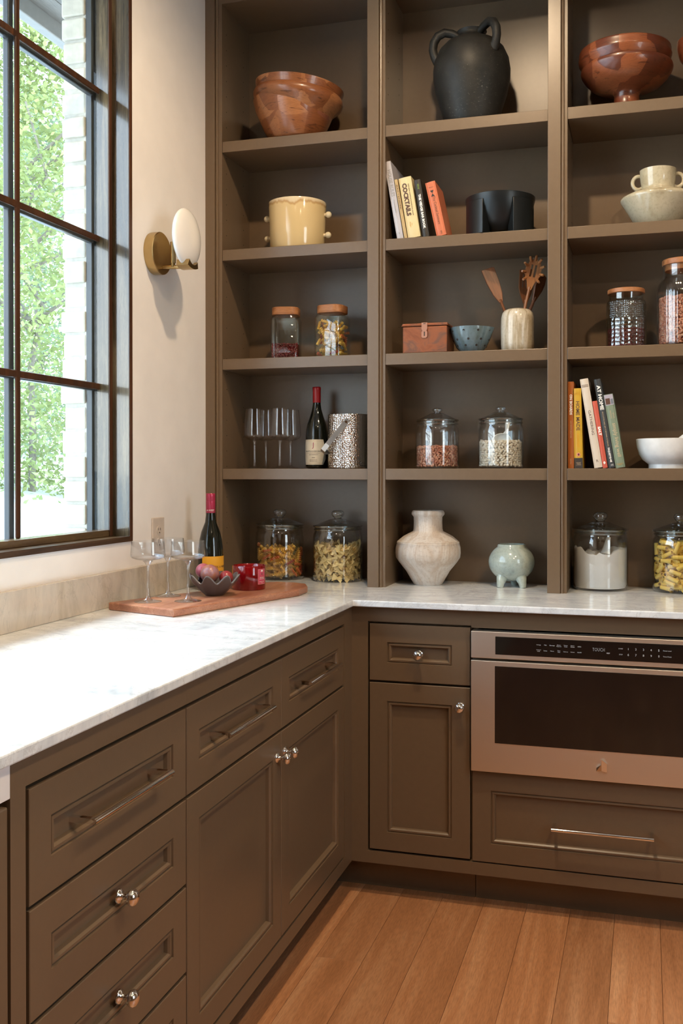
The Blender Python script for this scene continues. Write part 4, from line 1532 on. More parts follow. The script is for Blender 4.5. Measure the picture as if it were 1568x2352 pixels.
def bow_mesh(m, L=0.036, Wd=0.027):
    v, f = [], []
    nx, ny = 8, 6
    for side in (0, 1):
        for i in range(nx + 1):
            for j in range(ny + 1):
                u, w_ = -1 + 2 * i / nx, -1 + 2 * j / ny
                pinch = 0.30 + 0.70 * min(1, abs(u) * 1.25) ** 0.9
                x_ = u * L / 2
                if i in (0, nx):
                    x_ += (0.0016 if j % 2 else -0.0004) * (1 if u < 0 else -1)
                z_ = 0.0045 * (1 - abs(u)) * (math.cos(w_ * 2 * PI) * 0.6 + 0.4) + 0.003 * abs(u) * math.sin(w_ * 3 + (1 if u > 0 else -1))
                v.append((x_, w_ * Wd / 2 * pinch, z_ - 0.0012 * side))
    st = (nx + 1) * (ny + 1)
    for i in range(nx):
        for j in range(ny):
            a = i * (ny + 1) + j
            f.append((a, a + ny + 1, a + ny + 2, a + 1))
            f.append((st + a, st + a + 1, st + a + ny + 2, st + a + ny + 1))
    b = MB()
    b.add(v, f)
    return b.mesh('bow_tie_pasta', m, True, 70)


def tube_mesh(m, L=0.038, R=0.0068):
    v, f = [], []
    n = 12
    for (x_, rr) in ((-L / 2, R), (L / 2, R), (L / 2, R * 0.74), (-L / 2, R * 0.74)):
        for k in range(n):
            a = 2 * PI * k / n
            v.append((x_, rr * math.cos(a), rr * math.sin(a)))
    for i in range(4):
        i2 = (i + 1) % 4
        for k in range(n):
            k2 = (k + 1) % n
            f.append((i * n + k, i2 * n + k, i2 * n + k2, i * n + k2))
    b = MB()
    b.add(v, f)
    return b.mesh('tube_pasta', m, True, 50)


def seg_dist(p, q):
    """rough distance of two short segments in the unrolled wall"""
    best = 9
    for s in (-1, -.5, 0, .5, 1):
        for t_ in (-1, -.5, 0, .5, 1):
            dx = p[0] + p[3] * s - q[0] - q[3] * t_
            dy = p[1] + p[4] * s - q[1] - q[4] * t_
            best = min(best, dx * dx + dy * dy)
    return math.sqrt(best)


def pack_pasta(name, label, group, cx, cy_, z0, R, h, meshes, L, rad, seed, cover=250, tries=2500, square=False, gap=1.0, lump=0.01, tones=None):
    """single pieces lying against the front of the jar wall, each an object of its own; the inner ones as one heap"""
    r = random.Random(seed)
    placed = []
    a0 = math.radians(-70 - cover / 2)
    per = 8 * R if square else 2 * PI * R
    span = per * cover / 360
    core = MB()
    count = 0

    def pose(u, z, phi, Rw, tilt):
        """position and axes at arc length u on the wall"""
        if square:
            e = ((a0 + u / per * 2 * PI + PI * 0.75) / (2 * PI) * 4) % 4
            side, q = int(e), ((e - int(e)) * 2 - 1) * (Rw - L * 0.12)
            p, nn = [((q, -Rw), (0, -1)), ((Rw, q), (1, 0)), ((-q, Rw), (0, 1)), ((-Rw, -q), (-1, 0))][side]
        else:
            a = a0 + u / R
            p, nn = (Rw * math.cos(a), Rw * math.sin(a)), (math.cos(a), math.sin(a))
        n3 = Vector((nn[0], nn[1], 0))
        tg = Vector((-nn[1], nn[0], 0))
        xa = (tg * math.cos(phi) + Vector((0, 0, 1)) * math.sin(phi)).normalized()
        xa = (xa + n3 * tilt).normalized()
        za = (n3 - xa * n3.dot(xa)).normalized()
        ya = za.cross(xa)
        return Matrix.Translation((p[0], p[1], z)) @ Matrix((xa, ya, za)).transposed().to_4x4()
    for k in range(tries):
        u = r.uniform(0, span)
        z = r.uniform(rad, h + lump * math.sin(u * 60 + seed) + lump * math.sin(u * 23))
        phi = r.gauss(0, 0.75) if z > rad * 2.5 else r.gauss(0, 0.15)
        hl = L / 2 * 0.9
        if z - abs(math.sin(phi)) * hl < rad * 0.2:
            continue
        c = (u, z, phi, hl * math.cos(phi), hl * math.sin(phi))
        if all(seg_dist(c, q) > 2 * rad * gap for q in placed if abs(q[0] - u) < L * 1.2 and abs(q[1] - z) < L * 1.2):
            placed.append(c)
            sag = 0 if square else (L * math.cos(phi)) ** 2 / (8 * R)
            Mx = pose(u, z, phi, R - rad * 1.02 - sag, 0.0)
            mi = r.choices(range(len(meshes)), [w_ for _, w_ in meshes])[0]
            o = bpy.data.objects.new(name, meshes[mi][0])
            COL.objects.link(o)
            o.matrix_world = Matrix.Translation((cx, cy_, z0)) @ Mx @ Matrix.Rotation(r.uniform(0, 6.28) if len(meshes[0]) and name != 'bow_tie_pasta' else r.uniform(-.5, .5), 4, 'X')
            tag(o, (tones[mi] + ' ' if tones else '') + label, 'pasta', group)
            count += 1
    # inner pieces nobody could count
    src = meshes[0][0]
    sv = [tuple(q.co) for q in src.vertices]
    sf = [tuple(p.vertices) for p in src.polygons]
    for lay in range(3):
        Rw = R - rad * (3.2 + 2.2 * lay)
        if Rw < rad:
            break
        for k in range(int(2 * PI * Rw * h / (L * rad * 1.5))):
            a = r.uniform(0, 2 * PI)
            z = r.uniform(rad, h + lump * 0.6)
            E_ = Euler((r.uniform(0, 6), r.gauss(0, 0.5), a + PI / 2 + r.gauss(0, .4))).to_matrix().to_4x4()
            core.add(sv, sf, Matrix.Translation((Rw * math.cos(a), Rw * math.sin(a), max(z, L * 0.3 if z < L * 0.3 else z))) @ E_)
    o = core.build(name + '_heap', src.materials[0], None)
    o.location = (cx, cy_, z0)
    tag(o, 'inner heap of ' + group, 'pasta', kind='stuff')
    return count


fz = [fusilli_mesh(M[k]) for k in ('pasta_y', 'pasta_o', 'pasta_r', 'pasta_g')]
n1 = pack_pasta('spiral_pasta', 'spiral pasta piece in the jar behind the red candle', 'mixed spiral pasta in the lidded jar',
                0.216, -0.0935, JZ + 0.0078, 0.0848, 0.098, [(fz[0], 3), (fz[1], 3), (fz[2], .6), (fz[3], 2.4)], 0.036, 0.0064, 31, tones=('yellow', 'orange', 'rust red', 'dark green'))
n2 = pack_pasta('spiral_pasta', 'spiral pasta piece in the square jar with wooden lid', 'spiral pasta in the square jar',
                0.436, -0.150, SZ[2] + 0.006, 0.0468, 0.110, [(fz[0], 4), (fz[1], 1), (fz[2], 1.2)], 0.034, 0.0064, 32, square=True, gap=1.25, cover=270, tones=('yellow', 'orange', 'rust red'))
bowm = bow_mesh(M['pasta_bow'])
n3 = pack_pasta('bow_tie_pasta', 'bow tie pasta piece in the lidded jar of the left bay', 'bow tie pasta in the lidded jar',
                0.4385, -0.096, JZ + 0.0078, 0.0858, 0.112, [(bowm, 1)], 0.036, 0.0058, 33, gap=0.95)
tbm = tube_mesh(M['pasta_tube'])
n4 = pack_pasta('tube_pasta', 'tube pasta piece in the lidded jar at the right edge', 'tube pasta in the lidded jar',
                1.612, -0.100, JZ + 0.0078, 0.0862, 0.146, [(tbm, 1)], 0.038, 0.0069, 34, cover=220)


# square jars with wooden lids
def rsq(h, c, n=5):
    out = []
    for qx, qy, a0 in ((1, -1, -90), (1, 1, 0), (-1, 1, 90), (-1, -1, 180)):
        for k in range(n + 1):
            a = math.radians(a0 + 90 * k / n)
            out.append((qx * (h - c) + c * math.cos(a), qy * (h - c) + c * math.sin(a)))
    return out


def loft(sections):
    """sections = [(polygon, z)] joined upwards, both ends open"""
    b = MB()
    v, f = [], []
    n = len(sections[0][0])
    for poly_, z in sections:
        v += [(x_, y_, z) for x_, y_ in poly_]
    for i in range(len(sections) - 1):
        for k in range(n):
            k2 = (k + 1) % n
            f.append((i * n + k, i * n + k2, (i + 1) * n + k2, (i + 1) * n + k))
    f.append(tuple(range(n - 1, -1, -1)))
    f.append(tuple((len(sections) - 1) * n + k for k in range(n)))
    b.add(v, f)
    return b


def square_jar(loc, rz, label):
    t = thing('square_jar', label, 'jar', loc, rz, 'square jars with wooden lids')
    S, c = 0.0512, 0.016
    loft([(rsq(S - 0.003, c), 0), (rsq(S, c), 0.004), (rsq(S, c), 0.142), (rsq(S - 0.005, c), 0.153), (rsq(S - 0.007, c + .012), 0.158), (rsq(S - 0.007, c + .012), 0.164),
          (rsq(S - 0.010, c + .012), 0.164), (rsq(S - 0.010, c + .010), 0.155), (rsq(S - 0.0032, c - .001), 0.141), (rsq(S - 0.0032, c - .001), 0.0055)]).build('body', M['gl_green'], t, True, angle=40)
    loft([(rsq(S - 0.004, 0.030), 0.1585), (rsq(S - 0.003, 0.030), 0.160), (rsq(S - 0.003, 0.030), 0.1845), (rsq(S - 0.005, 0.030), 0.186)]).build('lid', M['lidwood'], t, True, angle=40)
    return t


square_jar((0.262, -0.150, SZ[2] + 0.0003), math.radians(12), 'square glass jar with wooden lid and dark red beans at the bottom')
square_jar((0.436, -0.150, SZ[2] + 0.0003), math.radians(-7), 'square glass jar with wooden lid holding spiral pasta')
o = bean_fill('beans', 'dark red beans at the bottom of the square glass jar', 0.262, -0.150, SZ[2] + 0.006, 0.0470, 0.050, M['bean_dark'], 0.0100, 0.0068, 23, square=True)
o.rotation_euler = (0, 0, math.radians(12))

# pressed diamond jar and ribbed jar in the right bay
dj = thing('pressed_jar', 'pressed diamond glass jar with wooden lid and dark beans', 'jar', (1.438, -0.150, SZ[2] + 0.0003))
MB().lathe(shell([(0.058, 0), (0.062, 0.003), (0.0635, 0.012), (0.0635, 0.093), (0.0645, 0.0955), (0.0635, 0.098)], 0.0035, 0.006), 56).build('lower_body', M['gl_diamond'], dj, True, angle=40)
MB().lathe([(0.0632, 0.0985), (0.0632, 0.142), (0.0615, 0.150), (0.0600, 0.1505), (0.0600, 0.0985), (0.0632, 0.0985)], 56).build('upper_body', M['gl_dots'], dj, True, angle=40)
MB().lathe([(0.0615, 0.151), (0.058, 0.157), (0.0545, 0.160), (0.0545, 0.178), (0.0515, 0.178), (0.0515, 0.158), (0.0595, 0.151), (0.0615, 0.151)], 56).build('neck', M['gl_green'], dj, True, angle=40)
MB().lathe([(0, 0.1785), (0.0575, 0.1785), (0.0590, 0.180), (0.0590, 0.191), (0.0575, 0.1925), (0, 0.1925)], 56).build('lid', M['lidwood'], dj, True, angle=40)
bean_fill('beans', 'dark red beans seen through the pressed diamond glass', 1.438, -0.150, SZ[2] + 0.0068, 0.0590, 0.058, M['bean_dark'], 0.0100, 0.0070, 24)
rj = thing('ribbed_jar', 'tall ribbed glass jar of pinkish beans with a wooden stopper at the right edge', 'jar', (1.612, -0.150, SZ[2] + 0.0003))
rib = lambda a, z: 1 + (0.010 * abs(math.sin(24 * a)) if 0.004 < z < 0.215 else 0)
MB().lathe([(0, 0), (0.070, 0), (0.076, 0.004), (0.0775, 0.014), (0.0785, 0.10), (0.0790, 0.165), (0.0770, 0.190), (0.0690, 0.208), (0.0620, 0.218), (0.0600, 0.224), (0.0600, 0.256), (0.0615, 0.260), (0.0580, 0.260), (0.0565, 0.224), (0.0655, 0.206), (0.0735, 0.188), (0.0755, 0.165), (0.0750, 0.10), (0.0740, 0.012), (0, 0.008)], 192, None, rib).build('body', M['gl'], rj, True, angle=30)
MB().lathe([(0, 0.244), (0.054, 0.244), (0.0555, 0.2605), (0.0620, 0.2615), (0.0630, 0.264), (0.0630, 0.277), (0.0610, 0.279), (0, 0.279)], 48).build('stopper', M['lidwood'], rj, True, angle=40)
bean_fill('beans', 'pinkish beans filling the tall ribbed jar', 1.612, -0.150, SZ[2] + 0.0085, 0.0730, 0.152, M['bean_pink'], 0.0120, 0.0080, 25)


# ------------------------------------------------------------------ drinking glasses
def stem_glass(name, label, loc, bowl, stem, group):
    t = thing(name, label, 'glass', loc, 0, group)
    MB().lathe(bowl, 48).build('bowl', M['gl_wine'], t, True, angle=60)
    MB().lathe(stem, 40).build('stem', M['gl_stem'], t, True, angle=60)
    return t


wb_ = [(0.0055, 0.1005), (0.0200, 0.1030), (0.0340, 0.1100), (0.0385, 0.1170), (0.0388, 0.1220), (0.0370, 0.1500), (0.0312, 0.2130), (0.0304, 0.2130), (0.0360, 0.1500), (0.0376, 0.1225), (0.0372, 0.1180), (0.0330, 0.1120), (0.0195, 0.1052), (0, 0.1040)]
ws_ = [(0, 0), (0.0350, 0), (0.0355, 0.0012), (0.0330, 0.0024), (0.0160, 0.0048), (0.0075, 0.0100), (0.0045, 0.0200), (0.0038, 0.0400), (0.0038, 0.0800), (0.0048, 0.0920), (0.0080, 0.0990), (0.0055, 0.1004), (0, 0.1004)]
gz_ = SZ[3] + 0.0003
g0 = stem_glass('wine_glass', 'large clear wine glass, front row, nearest the window wall', (0.156, -0.190, gz_), wb_, ws_, 'wine glasses on the left bay shelf')
copy_thing(g0, (0.253, -0.192, gz_), 0.3, 'large clear wine glass, front row, nearer the red topped bottle')
copy_thing(g0, (0.166, -0.105, gz_), 0.6, 'large clear wine glass, back row, on the left')
copy_thing(g0, (0.262, -0.107, gz_), 0.9, 'large clear wine glass, back row, nearest the red topped bottle')

cb_ = [(0.0060, 0.1165), (0.0160, 0.1180), (0.0360, 0.1215), (0.0465, 0.1260), (0.0492, 0.1310), (0.0490, 0.1360), (0.0460, 0.1720), (0.0451, 0.1720), (0.0480, 0.1358), (0.0481, 0.1315), (0.0455, 0.1275), (0.0355, 0.1230), (0.0160, 0.1198), (0, 0.1192)]
cs_ = [(0, 0), (0.0380, 0), (0.0386, 0.0012), (0.0350, 0.0022), (0.0170, 0.0045), (0.0080, 0.0100), (0.0050, 0.0220), (0.0042, 0.0500), (0.0040, 0.0880), (0.0055, 0.1040), (0.0095, 0.1120), (0.0150, 0.1160), (0.0060, 0.1164), (0, 0.1164)]
BZ = 0.937
q0 = stem_glass('coupe_glass', 'clear coupe glass on the board, leftmost of three', (0.145, -0.962, BZ + 0.0003), cb_, cs_, 'coupe glasses on the cutting board')
copy_thing(q0, (0.140, -0.830, BZ + 0.0003), 0.4, 'clear coupe glass standing behind the other two on the board')
copy_thing(q0, (0.248, -0.918, BZ + 0.0003), 0.8, 'clear coupe glass on the board, nearest the fluted bowl')


# ------------------------------------------------------------------ bottles
def bend(o, r, az):
    """wrap a flat mesh (x across, z up) round a cylinder"""
    for q in o.data.vertices:
        a = az + q.co.x / r
        rr = r - q.co.y
        q.co = (rr * math.cos(a), rr * math.sin(a), q.co.z)
    o.data.update()
    return o


def wrap(poly_, r, az, m, name, parent, thick=0.0003):
    """paper label: polygon in (arc, z), cut in strips so it can be bent"""
    xs_ = sorted(set([p[0] for p in poly_] + [min(p[0] for p in poly_) + (max(p[0] for p in poly_) - min(p[0] for p in poly_)) * i / 24 for i in range(25)]))

    def zr(x_):
        hit = []
        n = len(poly_)
        for i in range(n):
            (xa, za), (xb, zb_) = poly_[i], poly_[(i + 1) % n]
            if min(xa, xb) - 1e-9 <= x_ <= max(xa, xb) + 1e-9:
                if abs(xa - xb) < 1e-9:
                    hit += [za, zb_]
                else:
                    hit.append(za + (zb_ - za) * (x_ - xa) / (xb - xa))
        return min(hit), max(hit)
    b = MB()
    v, f = [], []
    for x_ in xs_:
        lo, hi = zr(x_)
        v += [(x_, -thick, lo), (x_, -thick, hi)]
    for i in range(len(xs_) - 1):
        f.append((2 * i, 2 * i + 2, 2 * i + 3, 2 * i + 1))
    b.add(v, f)
    o = b.build(name, m, parent, True)
    return bend(o, r, az)


def wrap_text(parent, s, size, m, r, az, x_, z, **kw):
    return bend(text(parent, s, size, m, (x_, -0.0006, z), FRONT, **kw), r, az)


w1 = thing('wine_bottle', 'dark wine bottle with red foil and cream label on the shelf', 'bottle', (0.3605, -0.100, SZ[3] + 0.0003))
K = 1.02
pr = [(0, 0.004), (0.030, 0.0), (0.0385, 0.003), (0.0405, 0.010), (0.0405, 0.105), (0.0395, 0.130), (0.0350, 0.158), (0.0238, 0.190), (0.0170, 0.213), (0.0140, 0.2345), (0.0138, 0.29), (0, 0.29)]
MB().lathe([(r, z) for r, z in pr], 48).build('body', M['bottle'], w1, True, angle=60)
MB().lathe([(0.0142, 0.2375), (0.0146, 0.2385), (0.0144, 0.282), (0.0152, 0.284), (0.0152, 0.292), (0.0135, 0.2945), (0, 0.2945)], 40).build('foil', M['foil_red'], w1, True, angle=60)
A1 = math.radians(-92)
hx = 0.0405 * math.radians(72)
lb = wrap([(-hx, 0.045), (-hx + 0.012, 0.014), (hx - 0.012, 0.014), (hx, 0.035), (hx, 0.062), (hx - 0.012, 0.104), (-hx + 0.012, 0.104), (-hx, 0.075)], 0.0407, A1, M['label_cream'], 'label', w1)
for z in (0.019, 0.099):
    wrap([(-hx + 0.013, z), (hx - 0.014, z), (hx - 0.014, z + 0.0006), (-hx + 0.013, z + 0.0006)], 0.0410, A1, M['gold_line'], 'label_rule', lb)
wrap([(-0.03, 0.0545), (0.026, 0.0545), (0.026, 0.055), (-0.03, 0.055)], 0.0410, A1, M['ink_brown'], 'label_rule', lb)
wrap_text(lb, 'J', 0.024, M['ink_red'], 0.0407, A1, 0.002, 0.084)
wrap_text(lb, 'NUITS-S.GEORGES', 0.0085, M['ink'], 0.0407, A1, 0.004, 0.0615, width=0.074)
wrap_text(lb, 'LES CHARMOTS', 0.0048, M['ink_brown'], 0.0407, A1, 0.002, 0.0495)
wrap_text(lb, '2004', 0.0060, M['ink_brown'], 0.0407, A1, 0.002, 0.0395)
wrap_text(lb, 'JEAN-JACQUES', 0.0042, M['ink_brown'], 0.0407, A1, 0.002, 0.0310)
wrap_text(lb, 'MIS EN BOUTEILLE', 0.0034, M['ink_brown'], 0.0407, A1, 0.002, 0.0260)

w2 = thing('wine_bottle', 'dark wine bottle with berry cap and orange label behind the fluted bowl', 'bottle', (0.1165, -0.478, ZC + 0.0003))
pr = [(0, 0.004), (0.032, 0.0), (0.0405, 0.003), (0.0425, 0.010), (0.0425, 0.105), (0.0410, 0.135), (0.0375, 0.164), (0.0310, 0.192), (0.0185, 0.224), (0.0152, 0.252), (0.0148, 0.310), (0, 0.310)]
MB().lathe(pr, 48).build('body', M['bottle'], w2, True, angle=60)
cp_ = MB().lathe([(0.0153, 0.2545), (0.0157, 0.2555), (0.0157, 0.294), (0.0152, 0.2945), (0.0157, 0.2955), (0.0154, 0.300), (0.0157, 0.302), (0.0154, 0.306), (0.0157, 0.308), (0.0157, 0.317), (0.0145, 0.319), (0, 0.319)], 40).build('cap', M['foil_berry'], w2, True, angle=40)
wrap_text(cp_, 'A WEST', 0.0075, M['ink_white'], 0.0158, math.radians(-66), 0.0, 0.263, width=0.026)
A2 = math.radians(-27)
hx = 0.0427 * math.radians(78)
lb = wrap([(-hx, 0.022), (hx, 0.022), (hx, 0.113), (-hx, 0.113)], 0.0427, A2, M['label_gold'], 'label', w2)
wrap_text(lb, 'MARK A WEST', 0.0105, M['ink_brown'], 0.0427, A2, 0.004, 0.078, width=0.060)
wrap_text(lb, 'PINOT NOIR', 0.0055, M['ink_brown'], 0.0427, A2, 0.004, 0.062)

# ------------------------------------------------------------------ ice bucket
ib = thing('ice_bucket', 'hammered steel ice bucket with a folded strap handle beside the bottle', 'bucket', (0.4985, -0.160, SZ[3] + 0.0003))
MB().lathe(shell([(0.068, 0), (0.0715, 0.002), (0.072, 0.006), (0.0722, 0.182), (0.0730, 0.186), (0.0725, 0.1885)], 0.0022), 72).build('body', M['hammered'], ib, True, angle=50)
a_ = math.radians(-80)
ax_, dx_ = Vector((math.cos(a_), math.sin(a_), 0)), Vector((math.cos(a_ - PI / 2), math.sin(a_ - PI / 2), 0))
if dx_.x > 0:
    dx_ = -dx_
dn = (dx_ * 0.64 + Vector((0, 0, -0.77))).normalized()
P0 = Vector((0, 0, 0.160))
sp = []
for (along, out) in ((0, 0.0755), (0.055, 0.0768), (0.100, 0.0775), (0.126, 0.070), (0.134, 0.050), (0.136, 0.0), (0.134, -0.050), (0.126, -0.070), (0.100, -0.0775), (0.055, -0.0768), (0, -0.0755)):
    sp.append(P0 + dn * along + ax_ * out)
nrm = dn.cross(ax_).normalized()
m = MB()
v, f = [], []
hw, ht = 0.0085, 0.0008
for i, p in enumerate(sp):
    tg_ = (sp[min(i + 1, len(sp) - 1)] - sp[max(0, i - 1)]).normalized()
    sd = nrm
    ot = tg_.cross(sd).normalized()
    e = -0.010 if i == 0 else (0.010 if i == len(sp) - 1 else 0)
    pp_ = p + tg_ * e
    for (s1, s2) in ((-hw, -ht), (hw, -ht), (hw, ht), (-hw, ht)):
        v.append(tuple(pp_ + sd * s1 + ot * s2))
for i in range(len(sp) - 1):
    for k in range(4):
        k2 = (k + 1) % 4
        f.append((4 * i + k, 4 * i + k2, 4 * i + 4 + k2, 4 * i + 4 + k))
n_ = 4 * (len(sp) - 1)
f += [(3, 2, 1, 0), (n_, n_ + 1, n_ + 2, n_ + 3)]
m.add(v, f)
hd = m.build('handle', M['strap'], ib)
for s in (1, -1):
    p = P0 + ax_ * (0.0762 * s)
    Mx = Matrix.Translation(p) @ (ax_ * s).to_track_quat('Z', 'Y').to_matrix().to_4x4()
    MB().lathe([(0.0052, -0.005), (0.0052, 0.0012), (0.0040, 0.0026), (0, 0.0028)], 20, Mx).build('rivet', M['chrome'], ib, True, angle=40)


# ------------------------------------------------------------------ books
def book(label, x_, z, th, h, lean, cover, group, depth=0.19, y_=-0.236, texts=(), rounded=True):
    t = thing('book', label, 'book', (x_, y_, z + 0.0004), 0, group, rot=(0, -math.radians(lean), 0))
    b = 0.0026
    m = MB()
    m.box(0, b, 0.001, depth, 0, h).box(th - b, th, 0.001, depth, 0, h)
    # slightly rounded spine
    n = 6
    poly_ = [(0, 0.004)] + [(th * i / n, 0.004 - 0.004 * math.sin(PI * i / n) ** 0.5) for i in range(1, n)] + [(th, 0.004)] + [(th, 0.0065), (0, 0.0065)]
    m.prism(poly_, 0, h)
    c = m.build('cover', cover, t)
    MB().box(b + 0.0002, th - b - 0.0002, 0.0068, depth - 0.004, 0.004, h - 0.004).build('pages', M['pages'], t)
    for tx in texts:
        s, size, mat_, fx, fz, kw = tx
        text(t, s, size, mat_, (th * fx, -0.0003, h * fz), DOWN if not kw.pop('flat', False) else FRONT, 'title', **kw)
    return t


def mk(c, r=0.45):
    return plain('book_cover', c, r, 0, 0, 0.5, 0.04, 15)


GA, GB = 'books leaning in the middle bay', 'books leaning in the right bay'
z = SZ[1]
book('tall pale grey book titled house rules, leftmost in the middle bay', 0.6925, z, 0.0220, 0.268, 9.8, mk('#b9b6bb', 0.25), GA, 0.20,
     texts=[('HOUSE RULES', 0.0165, M['ink_grey'], 0.5, 0.72, dict(width=0.092)), ('MYQUILLYN SMITH', 0.006, M['ink_grey'], 0.5, 0.42, dict(width=0.045)), ('R', 0.009, M['ink_grey'], 0.5, 0.07, dict(flat=True))])
book('thin tan book squeezed between the pale grey and the cream book', 0.7175, z, 0.0105, 0.205, 9.9, mk('#b79c6c'), GA, 0.16,
     texts=[('BARTENDER', 0.0065, M['ink_brown'], 0.5, 0.70, dict(width=0.085))])
book('thick cream book titled cocktails in the middle bay', 0.7310, z, 0.0425, 0.207, 9.4, mk('#d6c596'), GA, 0.16,
     texts=[('COCKTAILS', 0.0200, M['ink_brown'], 0.36, 0.635, dict(width=0.112, bold=0.0011)), ('THE NEW COMPLETE ESSENTIAL BOOK', 0.0052, M['ink_brown'], 0.70, 0.62, dict(width=0.11)),
            ('The\nParragon', 0.0052, M['ink_orange'], 0.42, 0.22, {}), ('LOREM', 0.009, M['ink_brown'], 0.6, 0.06, {})][:3])
book('narrow dark brown book titled the vedge bar book', 0.7810, z, 0.0220, 0.197, 9.2, mk('#2b261f'), GA, 0.16,
     texts=[('THE VEDGE BAR BOOK', 0.0105, M['ink_white'], 0.5, 0.45, dict(width=0.118, bold=0.0005)), ('VEDGE', 0.0075, M['ink_green'], 0.52, 0.88, dict(width=0.018))])
ob_ = book('orange book titled the cocktail seminars, rightmost in the middle bay', 0.8288, z, 0.0330, 0.186, 12.4, mk('#c76f4c'), GA, 0.14,
           texts=[('The Cocktail Seminars', 0.0130, M['ink_brown'], 0.55, 0.47, dict(width=0.096)), ('Seminars', 0.0045, M['ink_brown'], 0.5, 0.90, dict(flat=True)), ('BIG', 0.007, M['ink_brown'], 0.55, 0.06, {})])
bt = MB()
for s in (1, -1):
    bt.add([(0.0165, -0.0004, 0.146), (0.0165 + 0.0062, -0.0004, 0.146 + s * 0.0105), (0.0165 - 0.0062, -0.0004, 0.146 + s * 0.0105)], [(0, 1, 2)])
bt.build('bow_tie_mark', M['ink'], ob_)
z = SZ[3]
book('brown orange book titled on boards against the upright of the right bay', 1.2594, z, 0.0188, 0.279, 0.2, mk('#a35a1f'), GB, 0.20,
     texts=[('ON BOARDS', 0.0105, M['ink_white'], 0.5, 0.735, dict(width=0.066, bold=0.0004)), ('LISA DAWN BOLTON', 0.0058, M['ink_tan'], 0.5, 0.45, dict(width=0.055)), ('appetite', 0.0055, M['ink_tan'], 0.5, 0.08, {})])
hm = book('yellow book titled home made summer with a dark foot', 1.2802, z, 0.0262, 0.257, 1.4, mk('#c9a02c'), GB, 0.19,
          texts=[('HOME MADE', 0.0160, M['ink_brown'], 0.52, 0.655, dict(width=0.094, bold=0.0002)), ('summer', 0.0155, M['ink_orange'], 0.52, 0.345, dict(width=0.046)), ('YVETTE\nVAN BOVEN', 0.004, M['ink_orange'], 0.5, 0.93, dict(flat=True)), ('STEWART\nTABORI\n& CHANG', 0.0036, M['ink_tan'], 0.5, 0.055, dict(flat=True))])
fb = MB()
fb.box(0.0002, 0.0260, -0.0002, 0.0045, 0.0002, 0.0330)
fb.build('spine_foot', mk('#3b3430'), hm)
fg = MB()
fg.lathe([(0, 0.0002), (0.0062, 0.0002)], 20, Matrix.Translation((0.0135, -0.0004, 0.044)) @ Matrix.Rotation(PI / 2, 4, 'X'))
fg.build('round_mark', mk('#d98f72'), hm)
fg = MB()
fg.lathe([(0, 0.0004), (0.0034, 0.0004)], 16, Matrix.Translation((0.0140, -0.0004, 0.044)) @ Matrix.Rotation(PI / 2, 4, 'X') @ Matrix.Diagonal((0.8, 1.1, 1, 1)))
fg.build('dark_mark', mk('#5d2028'), hm)
book('tall off white book titled gathering with a yellow edge', 1.3425, z, 0.0254, 0.289, 9.2, mk('#d2c6b6'), GB, 0.19,
     texts=[('GATHERING', 0.0115, M['ink_brown'], 0.52, 0.505, dict(width=0.080)), ('AMANDA\nCHANTAL', 0.0048, M['ink_brown'], 0.5, 0.92, dict(flat=True)), ('R', 0.0125, M['ink_brown'], 0.5, 0.075, dict(flat=True))])
sb = book('small coral red book titled salt', 1.3690, z, 0.0150, 0.217, 9.0, mk('#c25640'), GB, 0.16,
          texts=[('SALT', 0.0105, M['ink_white'], 0.55, 0.55, dict(width=0.029, bold=0.0006))])
dm = MB()
dm.add([(0.0075, -0.0004, 0.0225), (0.0115, -0.0004, 0.017), (0.0075, -0.0004, 0.0115), (0.0035, -0.0004, 0.017)], [(0, 3, 2, 1)])
dm.build('diamond_mark', M['ink_white'], sb)
ah = book('tall dark grey book titled at home in white capitals', 1.3862, z, 0.0208, 0.287, 9.3, mk('#35383a'), GB, 0.20,
          texts=[('AT HOME', 0.0150, M['ink_white'], 0.5, 0.79, dict(width=0.080, bold=0.0005)), ('EVOCATIVE AND ART FORWARD INTERIORS', 0.0055, M['ink_tan'], 0.5, 0.435, dict(width=0.112)), ('PAQUETTE', 0.0080, M['ink_white'], 0.5, 0.165, dict(width=0.035, bold=0.0003)), ('GIBBS\nSMITH', 0.0035, M['ink_white'], 0.62, 0.03, dict(flat=True))])
lf = MB()
for (u, w_) in ((0, 0.0040), (0.0035, 0.0032), (0.0068, 0.0022)):
    lf.add([(0.0115 - w_, -0.0004, 0.0185 + u), (0.0115 + w_, -0.0004, 0.0185 + u), (0.0115, -0.0004, 0.0240 + u)], [(0, 1, 2)])
lf.build('leaf_mark', M['ink_white'], ah)
sl = book('sage green book titled simply living well, rightmost in the right bay', 1.4090, z, 0.0285, 0.237, 9.4, mk('#7e8d78'), GB, 0.17,
          texts=[('simply living well', 0.0165, M['ink_tan'], 0.60, 0.375, dict(width=0.108)), ('JULIA', 0.0065, M['ink_tan'], 0.72, 0.705, dict(width=0.018)), ('WATKINS', 0.0065, M['ink_tan'], 0.42, 0.725, dict(width=0.026)), ('HOUGHTON\nMIFFLIN', 0.0036, M['ink_orange'], 0.5, 0.045, dict(flat=True))])
ph = MB()
ph.box(0.0010, 0.0275, -0.0002, 0.0040, 0.202, 0.2355)
ph = ph.build('cover_photo', mk('#a8a3b0'), sl)
q = MB()
q.box(0.0030, 0.0170, -0.0004, 0.0030, 0.2045, 0.224)
q.build('jar_picture', mk('#5b3f33'), ph)
q = MB()
q.box(0.0190, 0.0265, -0.0004, 0.0030, 0.2045, 0.221)
q.build('jar_picture', mk('#6f7680'), ph)

